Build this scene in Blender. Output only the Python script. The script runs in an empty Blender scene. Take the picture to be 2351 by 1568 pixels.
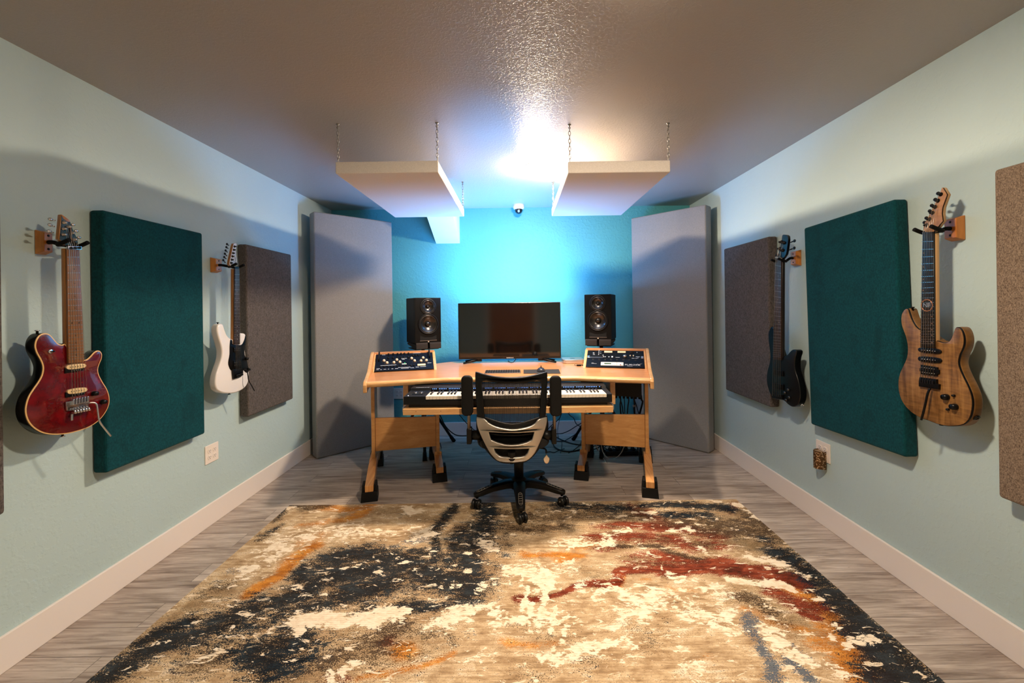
import bpy, bmesh, math, random
import numpy as np
from mathutils import Matrix, Vector
from math import sin, cos, pi, radians, hypot, atan2
random.seed(7)
C = bpy.context.scene.collection
sc = bpy.context.scene

# ------------------------------------------------------------------ measuring camera
FPX, CX, CY, ROLL, CAMZ = 965.0, 1187.314, 705.647, 0.0136369, 1.3664   # 2351 x 1568 frame
def ray(px, py):
    du, dv = px - CX, py - CY
    c, s = cos(ROLL), sin(ROLL)
    return ((c*du - s*dv)/FPX, 1.0, -(s*du + c*dv)/FPX)
def onX(px, py, X):
    r = ray(px, py); k = X/r[0]; return Vector((X, k, CAMZ + r[2]*k))
def onY(px, py, Y):
    r = ray(px, py); return Vector((r[0]*Y, Y, CAMZ + r[2]*Y))
def onZ(px, py, Z):
    r = ray(px, py); k = (Z - CAMZ)/r[2]; return Vector((r[0]*k, k, Z))

# ------------------------------------------------------------------ colours / materials
def lin(c):
    return tuple(((v/255)/12.92 if v/255 <= 0.04045 else ((v/255 + 0.055)/1.055)**2.4) for v in c)
class Mt:
    def __init__(s, name):
        s.m = bpy.data.materials.new(name); s.m.use_nodes = True; s.t = s.m.node_tree; s.t.nodes.clear()
        s.out = s.n('ShaderNodeOutputMaterial')
    def n(s, ty, ins=None, **at):
        nd = s.t.nodes.new(ty)
        for k, v in at.items(): setattr(nd, k, v)
        for k, v in (ins or {}).items(): s.set(nd, k, v)
        return nd
    def set(s, nd, k, v):
        sk = nd.inputs[k]
        if isinstance(v, bpy.types.NodeSocket): s.t.links.new(v, sk)
        elif isinstance(v, bpy.types.Node): s.t.links.new(v.outputs[0], sk)
        else:
            if sk.type == 'RGBA' and len(v) == 3: v = (*v, 1)
            sk.default_value = v
    def coord(s, scale=(1, 1, 1), rot=(0, 0, 0), loc=(0, 0, 0)):
        tc = s.n('ShaderNodeTexCoord')
        return s.n('ShaderNodeMapping', {'Vector': tc.outputs['Object'], 'Scale': scale, 'Rotation': rot, 'Location': loc})
    def noise(s, vec, scale, detail=4, rough=.55, dist=0):
        return s.n('ShaderNodeTexNoise', {'Vector': vec, 'Scale': scale, 'Detail': detail, 'Roughness': rough, 'Distortion': dist})
    def ramp(s, fac, stops):
        r = s.n('ShaderNodeValToRGB', {'Fac': fac}); e = r.color_ramp.elements
        while len(e) < len(stops): e.new(.5)
        for i, (p, c) in enumerate(stops):
            e[i].position = p; e[i].color = (*c, 1) if len(c) == 3 else c
        return r
    def mix(s, fac, a, b, mode='MIX'):
        nd = s.n('ShaderNodeMix', data_type='RGBA', blend_type=mode)
        s.set(nd, 0, fac); s.set(nd, 6, a); s.set(nd, 7, b); return nd.outputs[2]
    def math(s, op, a, b=0.0, clamp=False):
        nd = s.n('ShaderNodeMath', operation=op, use_clamp=clamp); s.set(nd, 0, a); s.set(nd, 1, b); return nd.outputs[0]
    def bump(s, h, strength=.3, dist=.002):
        return s.n('ShaderNodeBump', {'Height': h, 'Strength': strength, 'Distance': dist})
    def bsdf(s, **k):
        b = s.n('ShaderNodeBsdfPrincipled', {kk.replace('_', ' '): v for kk, v in k.items()})
        s.t.links.new(b.outputs[0], s.out.inputs[0]); return b
def P(name, col, rough=.5, metal=0.0, coat=0.0, spec=.5, var=0.0, vs=60, bump=0.0, bs=300, emit=None, es=0.0):
    m = Mt(name); c = lin(col)
    k = dict(Base_Color=c, Roughness=rough, Metallic=metal, Coat_Weight=coat, Coat_Roughness=.08)
    b = m.bsdf(**k); b.inputs['Specular IOR Level'].default_value = spec
    v = None
    if var or bump: v = m.coord()
    if var:
        nz = m.noise(v, vs)
        m.set(b, 'Base Color', m.ramp(nz, [(.3, tuple(x*(1-var) for x in c)), (.7, tuple(min(1, x*(1+var)) for x in c))]).outputs[0])
    if bump: m.set(b, 'Normal', m.bump(m.noise(v, bs, 2), bump, .001))
    if emit: m.set(b, 'Emission Color', lin(emit)); b.inputs['Emission Strength'].default_value = es
    return m.m
def wood(name, c1, c2, stretch=(1, 1, 1), scale=14, rough=.35, coat=.3, dark=None, rings=0):
    m = Mt(name); v = m.coord(stretch)
    n1 = m.noise(v, scale, 6, .6, .6); n2 = m.noise(v, scale*7, 3, .6)
    f = m.math('ADD', m.math('MULTIPLY', n1.outputs[0], .75), m.math('MULTIPLY', n2.outputs[0], .25))
    st = [(.34, lin(c1)), (.64, lin(c2))]
    if dark: st = [(.24, lin(dark)), (.38, lin(c1)), (.64, lin(c2))]
    col = m.ramp(f, st).outputs[0]
    if rings:
        w = m.n('ShaderNodeTexWave', {'Vector': v, 'Scale': rings, 'Distortion': 6, 'Detail': 2, 'Detail Scale': 1.2})
        col = m.mix(m.math('MULTIPLY', w.outputs[1], .45), col, lin(c1))
    m.bsdf(Base_Color=col, Roughness=rough, Coat_Weight=coat, Coat_Roughness=.15)
    return m.m

# ------------------------------------------------------------------ mesh builder
ORG = {}          # world origin of every object made here
class MB:
    def __init__(s): s.v = []; s.f = []; s.mi = []; s.sm = []; s.xf = Matrix.Identity(4)
    def add(s, vs, fs, mi=0, sm=False):
        o = len(s.v)
        s.v += [s.xf @ Vector(p) for p in vs]
        for f in fs: s.f.append([i + o for i in f]); s.mi.append(mi); s.sm.append(sm)
        return s
    def box(s, lo, hi, mi=0):
        x0, y0, z0 = lo; x1, y1, z1 = hi
        vs = [(x, y, z) for z in (z0, z1) for y in (y0, y1) for x in (x0, x1)]
        return s.add(vs, [(0, 2, 3, 1), (4, 5, 7, 6), (0, 1, 5, 4), (2, 6, 7, 3), (0, 4, 6, 2), (1, 3, 7, 5)], mi)
    def cbox(s, c, sz, mi=0):
        return s.box([c[i]-sz[i]/2 for i in range(3)], [c[i]+sz[i]/2 for i in range(3)], mi)
    def hexa(s, b, t, mi=0):      # 4 bottom points, 4 top points (any order ring)
        return s.add(list(b)+list(t), [(3, 2, 1, 0), (4, 5, 6, 7), (0, 1, 5, 4), (1, 2, 6, 5), (2, 3, 7, 6), (3, 0, 4, 7)], mi)
    def rings(s, rs, mi=0, sm=True, cap=True, closed=False):
        n = len(rs[0]); vs = [p for r in rs for p in r]; fs = []
        k = len(rs)
        for i in range(k if closed else k-1):
            a, b = i*n, ((i+1) % k)*n
            for j in range(n): fs.append((a+j, a+(j+1) % n, b+(j+1) % n, b+j))
        s.add(vs, fs, mi, sm)
        if cap and not closed:
            o = len(s.v) - len(vs)
            s.f.append([o+i for i in range(n)][::-1]); s.mi.append(mi); s.sm.append(False)
            s.f.append([o+(k-1)*n+i for i in range(n)]); s.mi.append(mi); s.sm.append(False)
        return s
    def tube(s, pts, r, n=8, mi=0, closed=False, flat=1.0):
        pts = [Vector(p) for p in pts]; k = len(pts)
        rr = r if isinstance(r, (list, tuple)) else [r]*k
        rs = []; up = None
        for i in range(k):
            if closed: t = pts[(i+1) % k] - pts[i-1]
            else: t = pts[min(i+1, k-1)] - pts[max(i-1, 0)]
            t = t.normalized() if t.length > 1e-9 else Vector((0, 0, 1))
            if up is None:
                up = Vector((0, 0, 1)) if abs(t.z) < .9 else Vector((1, 0, 0))
            a = t.cross(up); a = a.normalized() if a.length > 1e-6 else t.orthogonal().normalized()
            b = a.cross(t).normalized(); up = b
            rs.append([pts[i] + (a*cos(2*pi*j/n) + b*sin(2*pi*j/n)*flat)*rr[i] for j in range(n)])
        return s.rings(rs, mi, True, True, closed)
    def cyl(s, p0, p1, r0, r1=None, n=20, mi=0):
        return s.tube([p0, p1], [r0, r0 if r1 is None else r1], n, mi)
    def lathe(s, prof, o, ax=(0, 0, 1), n=28, mi=0, cap=True, sm=True):   # prof: (radius, height)
        ax = Vector(ax).normalized(); a = ax.orthogonal().normalized(); b = ax.cross(a); o = Vector(o)
        return s.rings([[o + ax*h + (a*cos(2*pi*j/n) + b*sin(2*pi*j/n))*max(r, 1e-5) for j in range(n)] for r, h in prof], mi, sm, cap)
    def ball(s, c, r, n=14, mi=0):
        sx = r if isinstance(r, (tuple, list)) else (r, r, r); c = Vector(c); rs = []
        for i in range(1, n):
            ph = pi*i/n
            rs.append([c + Vector((sx[0]*sin(ph)*cos(2*pi*j/n), sx[1]*sin(ph)*sin(2*pi*j/n), sx[2]*cos(ph))) for j in range(n)])
        return s.rings(rs, mi, True, True)
    def prism(s, poly, fn, d0, d1, mi=0):   # poly 2D, fn(a,b,d)->3D ; convex or simple polygon
        n = len(poly)
        vs = [fn(a, b, d0) for a, b in poly] + [fn(a, b, d1) for a, b in poly]
        return s.add(vs, [tuple(range(n))[::-1], tuple(range(n, 2*n))] + [(i, (i+1) % n, n+(i+1) % n, n+i) for i in range(n)], mi)
    def plate(s, loops, t, fn, bev=0.0, res=2, mi=0, sm=True):   # filled outline with holes, thickness t (local d in [-t/2, t/2])
        cu = bpy.data.curves.new('tmp', 'CURVE'); cu.dimensions = '2D'; cu.fill_mode = 'BOTH'
        cu.extrude = max(t/2 - bev, 0); cu.bevel_depth = bev; cu.bevel_resolution = res; cu.offset = -bev
        for lp in loops:
            sp = cu.splines.new('POLY'); sp.points.add(len(lp)-1); sp.use_cyclic_u = True
            for p, q in zip(sp.points, lp): p.co = (q[0], q[1], 0, 1)
        o = bpy.data.objects.new('tmp', cu); C.objects.link(o)
        dg = bpy.context.evaluated_depsgraph_get()
        me = bpy.data.meshes.new_from_object(o.evaluated_get(dg))
        s.add([fn(v.co.x, v.co.y, v.co.z) for v in me.vertices], [list(p.vertices) for p in me.polygons], mi, False)
        bpy.data.objects.remove(o); bpy.data.curves.remove(cu); bpy.data.meshes.remove(me)
        return s
    def text(s, body, size, fn, t=.0004, mi=0, align='CENTER'):
        cu = bpy.data.curves.new('tmp', 'FONT'); cu.body = body; cu.size = size; cu.align_x = align; cu.align_y = 'CENTER'; cu.extrude = t/2
        o = bpy.data.objects.new('tmp', cu); C.objects.link(o)
        dg = bpy.context.evaluated_depsgraph_get()
        me = bpy.data.meshes.new_from_object(o.evaluated_get(dg))
        s.add([fn(v.co.x, v.co.y, v.co.z) for v in me.vertices], [list(p.vertices) for p in me.polygons], mi, False)
        bpy.data.objects.remove(o); bpy.data.curves.remove(cu); bpy.data.meshes.remove(me)
        return s
    def build(s, name, mats, parent=None, org=None, bev=0.0, seg=2, smooth=None, weld=True, autosm=None):
        org = Vector(org) if org is not None else (ORG[parent.name] if parent else Vector((0, 0, 0)))
        me = bpy.data.meshes.new(name)
        me.from_pydata([tuple(p - org) for p in s.v], [], s.f)
        for m in (mats if isinstance(mats, (list, tuple)) else [mats]): me.materials.append(m)
        me.polygons.foreach_set('material_index', s.mi); me.polygons.foreach_set('use_smooth', s.sm)
        b = bmesh.new(); b.from_mesh(me)
        if weld: bmesh.ops.remove_doubles(b, verts=b.verts, dist=1e-5)
        bmesh.ops.recalc_face_normals(b, faces=b.faces)
        if autosm:
            for f in b.faces: f.smooth = True
            for e in b.edges:
                if len(e.link_faces) == 2 and e.calc_face_angle(0) > radians(autosm): e.smooth = False
        b.to_mesh(me); b.free()
        o = bpy.data.objects.new(name, me); C.objects.link(o)
        ORG[o.name] = org
        if parent: o.parent = parent; o.location = org - ORG[parent.name]
        else: o.location = org
        if bev:
            md = o.modifiers.new('Bevel', 'BEVEL'); md.width = bev; md.segments = seg; md.limit_method = 'ANGLE'; md.angle_limit = radians(35)
            md.harden_normals = False
        return o
def thing(name, label, cat, loc, group=None):
    o = bpy.data.objects.new(name, None); C.objects.link(o); o.location = loc; o.empty_display_size = .1
    ORG[o.name] = Vector(loc); return tag(o, label, cat, group)
def tag(o, label, cat, group=None, kind=None):
    o['label'] = label; o['category'] = cat
    if group: o['group'] = group
    if kind: o['kind'] = kind
    return o
def struct(o, label=None):
    o['kind'] = 'structure'
    if label: o['label'] = label
    return o
def cr(pts, k=6, closed=True):    # Catmull-Rom through points
    n = len(pts); out = []; P3 = [Vector(p) for p in pts]
    for i in range(n if closed else n-1):
        g = (lambda j: P3[j % n]) if closed else (lambda j: P3[max(0, min(n-1, j))])
        a, b, c, d = g(i-1), g(i), g(i+1), g(i+2)
        for q in range(k):
            t = q/k
            out.append(0.5*((2*b) + (c-a)*t + (2*a-5*b+4*c-d)*t*t + (3*b-a-3*c+d)*t**3))
    if not closed: out.append(P3[-1])
    return out
def inset(lp, d):                 # move a 2D loop inwards
    n = len(lp); A = sum(lp[i][0]*lp[(i+1) % n][1]-lp[(i+1) % n][0]*lp[i][1] for i in range(n)); sg = 1 if A > 0 else -1
    out = []
    for i in range(n):
        p, q = Vector(lp[i-1][:2]), Vector(lp[(i+1) % n][:2]); t = (q-p)
        if t.length < 1e-9: out.append(tuple(lp[i][:2])); continue
        t.normalize(); out.append((lp[i][0] - t.y*d*sg, lp[i][1] + t.x*d*sg))
    return out
def rrect(cx, cy, w, h, r, k=4):
    out = []
    for sx, sy, a0 in ((1, 1, 0), (-1, 1, 90), (-1, -1, 180), (1, -1, 270)):
        for i in range(k+1):
            a = radians(a0 + 90*i/k); out.append((cx + sx*(w/2-r) + r*cos(a), cy + sy*(h/2-r) + r*sin(a)))
    return out
def circ(cx, cy, r, k=20): return [(cx+r*cos(2*pi*i/k), cy+r*sin(2*pi*i/k)) for i in range(k)]

# ------------------------------------------------------------------ camera
cd = bpy.data.cameras.new('Camera'); cam = bpy.data.objects.new('Camera', cd); C.objects.link(cam); sc.camera = cam
cd.sensor_fit = 'HORIZONTAL'; cd.sensor_width = 36; cd.lens = FPX*36/2351; cd.clip_start = .02
cd.shift_x = (1175.5 - CX)/2351; cd.shift_y = (CY - 784)/2351
cam.matrix_world = Matrix.Translation((0, 0, CAMZ)) @ Matrix.Rotation(radians(90), 4, 'X') @ Matrix.Rotation(-ROLL, 4, 'Z')
sc.view_settings.view_transform = 'Standard'; sc.view_settings.look = 'None'; sc.view_settings.gamma = 1; sc.view_settings.exposure = -0.12
sc.view_settings.use_curve_mapping = False
sc.cycles.use_denoising = True
sc.cycles.max_bounces = 8; sc.cycles.diffuse_bounces = 4; sc.cycles.glossy_bounces = 4; sc.cycles.transparent_max_bounces = 12
sc.cycles.sample_clamp_indirect = 6.0; sc.cycles.caustics_reflective = False; sc.cycles.caustics_refractive = False
w = bpy.data.worlds.new('World'); sc.world = w; w.use_nodes = True
w.node_tree.nodes['Background'].inputs[0].default_value = (.30, .26, .22, 1); w.node_tree.nodes['Background'].inputs[1].default_value = 0.0
LAMP = 1000.0; LED = 1400.0
# ------------------------------------------------------------------ room
WL, WR, YB, YF, H = -1.988, 1.873, 4.53, -1.25, 2.44
def wallmat(name, col, bump=.5):
    m = Mt(name); v = m.coord()
    n1 = m.noise(v, 38, 3, .5); n2 = m.noise(v, 110, 2, .5); big = m.noise(v, 1.3, 2)
    k = m.ramp(n1, [(.50, (0, 0, 0)), (.62, (1, 1, 1))])
    h = m.math('ADD', m.math('MULTIPLY', k.outputs[0], .8), m.math('MULTIPLY', n2.outputs[0], .35))
    c = lin(col)
    col = m.ramp(big, [(.3, tuple(x*.96 for x in c)), (.7, tuple(min(1, x*1.03) for x in c))]).outputs[0]
    b = m.bsdf(Base_Color=col, Roughness=.55, Normal=m.bump(h, bump, .0022)); b.inputs['Specular IOR Level'].default_value = .35
    return m.m
M_aqua = wallmat('aqua_wall_paint', (182, 203, 203), .32)
M_teal_wall = wallmat('teal_accent_paint', (84, 164, 171), .55)
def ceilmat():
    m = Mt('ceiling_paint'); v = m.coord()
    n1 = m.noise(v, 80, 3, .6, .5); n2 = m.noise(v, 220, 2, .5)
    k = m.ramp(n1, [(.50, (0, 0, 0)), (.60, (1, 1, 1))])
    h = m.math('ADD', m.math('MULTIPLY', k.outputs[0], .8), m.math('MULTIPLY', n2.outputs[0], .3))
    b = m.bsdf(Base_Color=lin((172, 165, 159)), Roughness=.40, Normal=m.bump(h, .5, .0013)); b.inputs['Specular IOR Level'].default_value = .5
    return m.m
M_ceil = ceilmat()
M_trim = P('white_trim_paint', (236, 226, 218), .4, bump=.08, bs=60)
M_white = P('white_satin_paint', (235, 233, 230), .45)
def floormat():
    m = Mt('grey_wood_plank'); v = m.coord()
    br = m.n('ShaderNodeTexBrick', {'Vector': v, 'Scale': 1.0, 'Mortar Size': .0016, 'Mortar Smooth': .1, 'Bias': 0.0, 'Brick Width': 1.22, 'Row Height': .152,
            'Color1': (0, 0, 0, 1), 'Color2': (1, 1, 1, 1), 'Mortar': (.5, .5, .5, 1)}, offset=.37, offset_frequency=2)
    off = m.n('ShaderNodeVectorMath', {0: v.outputs[0], 1: m.n('ShaderNodeCombineXYZ', {'X': m.math('MULTIPLY', br.outputs['Color'], 9.0), 'Y': m.math('MULTIPLY', br.outputs['Color'], 5.0)}).outputs[0]}, operation='ADD')
    st = m.n('ShaderNodeMapping', {'Vector': off.outputs[0], 'Scale': (1.0, 9, 1)})
    n1 = m.noise(st, 2.6, 6, .62, .9); n2 = m.noise(m.n('ShaderNodeMapping', {'Vector': off.outputs[0], 'Scale': (1.6, 46, 1)}), 3.0, 4, .6, .3)
    f = m.math('ADD', m.math('MULTIPLY', n1.outputs[0], .62), m.math('MULTIPLY', n2.outputs[0], .38))
    f = m.math('ADD', f, m.math('MULTIPLY', m.math('SUBTRACT', br.outputs['Color'], .5), .09))
    col = m.ramp(f, [(.30, lin((92, 76, 66))), (.41, lin((140, 125, 114))), (.53, lin((174, 160, 148))), (.68, lin((208, 195, 183)))]).outputs[0]
    kn = m.ramp(m.noise(m.n('ShaderNodeMapping', {'Vector': off.outputs[0], 'Scale': (5, 40, 1)}), 3.4, 3, .6, 1.5), [(.66, (0, 0, 0)), (.72, (1, 1, 1))])
    col = m.mix(m.math('MULTIPLY', kn.outputs[0], .45), col, lin((62, 50, 45)))
    col = m.mix(m.math('MULTIPLY', br.outputs['Fac'], .7), col, lin((70, 62, 58)))
    b = m.bsdf(Base_Color=col, Roughness=.42, Normal=m.bump(m.math('SUBTRACT', n2.outputs[0], m.math('MULTIPLY', br.outputs['Fac'], 1.5)), .12, .002)); b.inputs['Specular IOR Level'].default_value = .45
    return m.m
M_floor = floormat()
T = .1
struct(MB().box((WL-T, YF-T, -T), (WR+T, YB+T, 0)).build('floor', M_floor), 'grey-brown wood plank floor')
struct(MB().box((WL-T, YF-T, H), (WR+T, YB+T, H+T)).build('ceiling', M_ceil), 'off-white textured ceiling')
struct(MB().box((WL-T, YF, 0), (WL, YB, H)).build('wall_left', M_aqua), 'pale aqua wall behind the red guitar')
struct(MB().box((WR, YF, 0), (WR+T, YB, H)).build('wall_right', M_aqua), 'pale aqua wall behind the natural wood guitar')
struct(MB().box((WL-T, YB, 0), (WR+T, YB+T, H)).build('wall_back', M_teal_wall), 'teal accent wall behind the desk')
# rear wall, behind the camera, with a brown door (seen only as a reflection in the screen)
DX0, DX1, DH = -.62, .36, 2.03
rw = MB().box((WL-T, YF-T, 0), (DX0, YF, H)).box((DX1, YF-T, 0), (WR+T, YF, H)).box((DX0, YF-T, DH), (DX1, YF, H))
struct(rw.build('wall_front', M_aqua), 'pale aqua wall with the brown door')
M_door = wood('brown_door_wood', (168, 88, 36), (206, 120, 56), (6, 6, 1), 4, .4)
dr = struct(MB().box((DX0+.005, YF-.07, .008), (DX1-.005, YF-.03, DH-.005)).build('door_1', M_door, None, (0, YF, 0), bev=.003), 'brown wooden door')
MB().lathe([(.026, 0), (.026, .008), (.012, .012), (.012, .04), (.026, .05), (.028, .065), (.015, .075)], (DX0+.08, YF-.03, .96), (0, 1, 0)).build('door_handle', P('brushed_nickel', (190, 186, 178), .3, 1), dr)
fr = MB()
for x0, x1 in ((DX0-.08, DX0), (DX1, DX1+.08)): fr.box((x0, YF, 0), (x1, YF+.015, DH+.08))
fr.box((DX0, YF, DH), (DX1, YF+.015, DH+.08)); struct(fr.build('trim_2', M_trim), 'white door casing')
BH, BT = .139, .014
struct(MB().box((WL, YF, 0), (WL+BT, YB, BH)).build('baseboard_left', M_trim, bev=.003), 'white baseboard along the aqua wall with the red guitar')
struct(MB().box((WR-BT, YF, 0), (WR, YB, BH)).build('baseboard_right', M_trim, bev=.003), 'white baseboard along the aqua wall with the natural wood guitar')
struct(MB().box((WL+BT, YB-BT, 0), (WR-BT, YB, BH)).build('baseboard_back', M_trim, bev=.003), 'white baseboard along the teal wall')
# sloped soffit box where ceiling and teal wall meet
sx0, sx1 = -.863, -.608
struct(MB().add([(x, y, z) for x in (sx0, sx1) for y, z in ((YB, 2.065), (YB, H), (3.64, H))], [(0, 1, 2), (5, 4, 3), (0, 2, 5, 3), (0, 3, 4, 1), (1, 4, 5, 2)]).build('trim_1', M_white), 'white sloped soffit under the ceiling, against the teal wall')

# ------------------------------------------------------------------ lamps
def emat(name, col, s):
    m = Mt(name); e = m.n('ShaderNodeEmission', {'Color': (*lin(col), 1), 'Strength': s}); m.t.links.new(e.outputs[0], m.out.inputs[0]); return m.m
def ceiling_light(x, y, label, k, dp=1.0):
    M_lamp = emat('lamp_diffuser_glow', (255, 231, 203), LAMP*k)
    t = thing('ceiling_light', label, 'light', (x, y, H), 'flush ceiling lights')
    MB().lathe([(.088, 0), (.088, -.005), (.07, -.006)], (x, y, H), n=40, cap=False).build('housing', M_white, t)
    MB().lathe([(.080, -.005), (.081, -.005-.015*dp), (.072, -.006-.022*dp), (.045, -.007-.026*dp), (.018, -.007-.028*dp), (0, -.007-.028*dp)], (x, y, H), n=40, cap=False).build('diffuser', M_lamp, t)
ceiling_light(.16, 3.20, 'round white ceiling light glowing between the two hanging panels', 1.2)
ceiling_light(.43, 1.27, 'round white ceiling light above the rug, nearer the door', .88, .12)

# ------------------------------------------------------------------ acoustic panels
def fabric(name, c1, c2, sx=1, sz=1, scale=220, bump=.3, mot=0.0):
    m = Mt(name); v = m.coord((sx, sx, sz)); n1 = m.noise(v, scale, 3, .6); n2 = m.noise(m.coord((sz, sz, sx)), scale, 2, .6)
    f = m.math('ADD', m.math('MULTIPLY', n1.outputs[0], .68), m.math('MULTIPLY', n2.outputs[0], .32))
    col = m.ramp(f, [(.38, lin(c1)), (.62, lin(c2))]).outputs[0]
    if mot:
        b = m.ramp(m.noise(m.coord((1, 1.2, .8)), 5.0, 6, .66, 1.2), [(.50, (0, 0, 0)), (.64, (1, 1, 1))])
        col = m.mix(m.math('MULTIPLY', b.outputs[0], mot), col, lin(tuple(x*.62 for x in c1)))
    b = m.bsdf(Base_Color=col, Roughness=.9, Normal=m.bump(f, bump, .001)); b.inputs['Specular IOR Level'].default_value = .15
    b.inputs['Sheen Weight'].default_value = .04; b.inputs['Sheen Roughness'].default_value = .5
    return m.m
M_tealfab = fabric('teal_velvet', (4, 54, 60), (9, 71, 77), 1, .5, 160, .15, .32)
M_greyfab = fabric('grey_brown_weave', (56, 51, 49), (108, 100, 95), 1, .16, 420, .3)
M_burlap = fabric('tan_burlap', (84, 70, 58), (150, 131, 112), 1, .4, 420, .4)
M_bassfab = fabric('light_grey_fabric', (124, 122, 121), (148, 146, 144), 1, 1, 330, .25)
M_cloudfab = fabric('cream_cloth', (222, 214, 206), (238, 230, 222), 1, 1, 330, .12)
def wall_panel(X, y0, y1, z0, z1, mat, label, tilt=0.0):
    s = 1 if X < 0 else -1; xf = X + s*.068; c = Vector((X, (y0+y1)/2, (z0+z1)/2)); m = MB()
    m.xf = Matrix.Translation(c) @ Matrix.Rotation(tilt, 4, 'X') @ Matrix.Translation(-c)
    m.box((min(X+s*.002, xf), y0, z0), (max(X+s*.002, xf), y1, z1))
    tag(m.build('mounted_panel', mat, None, (X, (y0+y1)/2, z0), bev=.012, seg=3), label, 'panel', 'fabric panels on the side walls')
wall_panel(WL, 1.955, 2.575, .62, 1.847, M_tealfab, 'teal velvet panel between the red guitar and the white guitar')
wall_panel(WL, 2.99, 3.585, .613, 1.843, M_greyfab, 'grey-brown fabric panel behind the white guitar')
wall_panel(WL, .96, 1.571, .623, 1.845, M_greyfab, 'grey-brown fabric panel nearer the door than the red guitar, cut off by the picture edge')
wall_panel(WR, 1.985, 2.62, .629, 1.849, M_tealfab, 'teal velvet panel between the black bass and the natural wood guitar', radians(-1.8))
wall_panel(WR, 3.01, 3.66, .625, 1.85, M_greyfab, 'grey-brown fabric panel behind the black bass')
wall_panel(WR, .97, 1.588, .626, 1.86, M_burlap, 'tan burlap panel beside the natural wood guitar')
def corner_panel(p, ang, L, z1, label):
    c, s = cos(ang), sin(ang); m = MB(); m.xf = Matrix.Translation((p[0], p[1], 0)) @ Matrix.Rotation(ang, 4, 'Z')
    m.box((0, 0, .002), (L, .122, z1))
    tag(m.build('bass_trap', M_bassfab, None, (p[0]+c*L/2, p[1]+s*L/2, 0), bev=.014, seg=3), label, 'panel', 'tall corner panels')
corner_panel((-1.852, 3.844), radians(43.0), .77, 2.272, 'tall light grey corner panel on the white guitar side of the desk')
c2 = radians(-47.0); L2 = .78
corner_panel((1.741 - L2*cos(c2), 3.852 - L2*sin(c2)), c2, L2, 2.288, 'tall light grey corner panel on the black bass side of the desk')

# ------------------------------------------------------------------ hanging ceiling panels
M_chain = P('zinc_chain', (150, 146, 140), .35, 1)
def chain(x, y, z0, z1, parent):
    m = MB(); n = 9; st = (z1-z0)/n
    for i in range(n):
        z = z0 + st*(i+.5); lp = []
        for k in range(14):
            a = 2*pi*k/14; u, wv = .0062*cos(a), (st*.5+.0035)*sin(a)
            lp.append((x+u, y, z+wv) if i % 2 else (x, y+u, z+wv))
        m.tube(lp, .0016, 5, closed=True)
    m.build('hanging_chain', M_chain, parent)
    MB().lathe([(.010, 0), (.010, -.003), (.004, -.006), (.003, -.014)], (x, y, H), n=12).tube([(x+.006*cos(a), y, H-.02+.006*sin(a)) for a in [2*pi*k/12 for k in range(12)]], .0018, 5, closed=True).build('ceiling_hook', M_chain, parent)
def cloud(x0, x1, y0, y1, label):
    t = thing('ceiling_cloud', label, 'panel', ((x0+x1)/2, (y0+y1)/2, 2.15), 'hanging ceiling panels')
    MB().box((x0, y0, 2.15), (x1, y1, 2.219)).build('panel_body', M_cloudfab, t, bev=.005, seg=2)
    for x in (x0+.012, x1-.006):
        for y in (y0+.012, y1-.02): chain(x, y, 2.218, H-.018, t)
cloud(-1.036, -.444, 2.42, 3.60, 'white ceiling panel hanging on chains on the white guitar side')
cloud(.311, .911, 2.468, 3.635, 'white ceiling panel hanging on chains on the black bass side')

# ------------------------------------------------------------------ dome camera
t = thing('dome_camera', 'small white dome security camera on the ceiling by the teal wall', 'camera', (.03, 4.40, H))
MB().lathe([(.058, 0), (.058, -.030), (.054, -.042), (.043, -.050)], (.03, 4.40, H), n=32).build('base', M_white, t)
MB().lathe([(.042, -.048), (.041, -.062), (.034, -.080), (.020, -.093), (0, -.098)], (.03, 4.40, H), n=28, cap=False).build('dome', P('smoked_plastic', (14, 16, 22), .08, coat=.6), t)
MB().lathe([(.013, 0), (.013, .010), (.006, .012)], (.03, 4.360, H-.073), (0, -1, -.4), n=18).build('lens', P('grey_lens', (150, 165, 175), .2), t)
MB().box((.02, 4.343, H-.040), (.04, 4.346, H-.034)).build('badge', P('silver_badge', (210, 120, 110), .4), t)

# ------------------------------------------------------------------ outlets
M_outlet = P('ivory_plastic', (238, 226, 214), .35)
M_slot = P('dark_slot', (60, 50, 44), .6)
def outlet(c, n, u, label, w=.117, h=.117):
    c, n, u = Vector(c), Vector(n), Vector(u); z = Vector((0, 0, 1)); fn = lambda a, b, d: c + u*a + z*b + n*d
    t = thing('wall_outlet', label, 'outlet', c)
    MB().plate([rrect(0, 0, w, h, .004)], .006, lambda a, b, d: fn(a, b, d+.003), .002).build('cover_plate', M_outlet, t)
    for a in (-.022, .022):
        for b in (-.02, .02):
            k = MB().plate([[(a+.0165*cos(q)*1.0, b+max(-.0135, min(.0135, .0165*sin(q)))) for q in [2*pi*i/24 for i in range(24)]]], .003, lambda x, y, d: fn(x, y, d+.0070), .0006).build('receptacle', M_outlet, t)
            MB().plate([rrect(a-.006, b+.003, .0024, .008, .0006, 1), rrect(a+.006, b+.003, .0024, .007, .0006, 1), circ(a, b-.007, .0026, 10)], .0006, lambda x, y, d: fn(x, y, d+.0087)).build('slots', M_slot, k)
    return t
p = onX(485, 1040, WL); outlet(p, (1, 0, 0), (0, 1, 0), 'four-socket ivory outlet on the aqua wall, below the teal panel by the white guitar')
p = onX(1891, 1036, WR); outlet(p, (-1, 0, 0), (0, -1, 0), 'four-socket ivory outlet on the aqua wall with a plug-in light in it')
p = onY(917, 903, YB); outlet(p, (0, -1, 0), (1, 0, 0), 'four-socket outlet on the teal wall under the desk')
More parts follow.
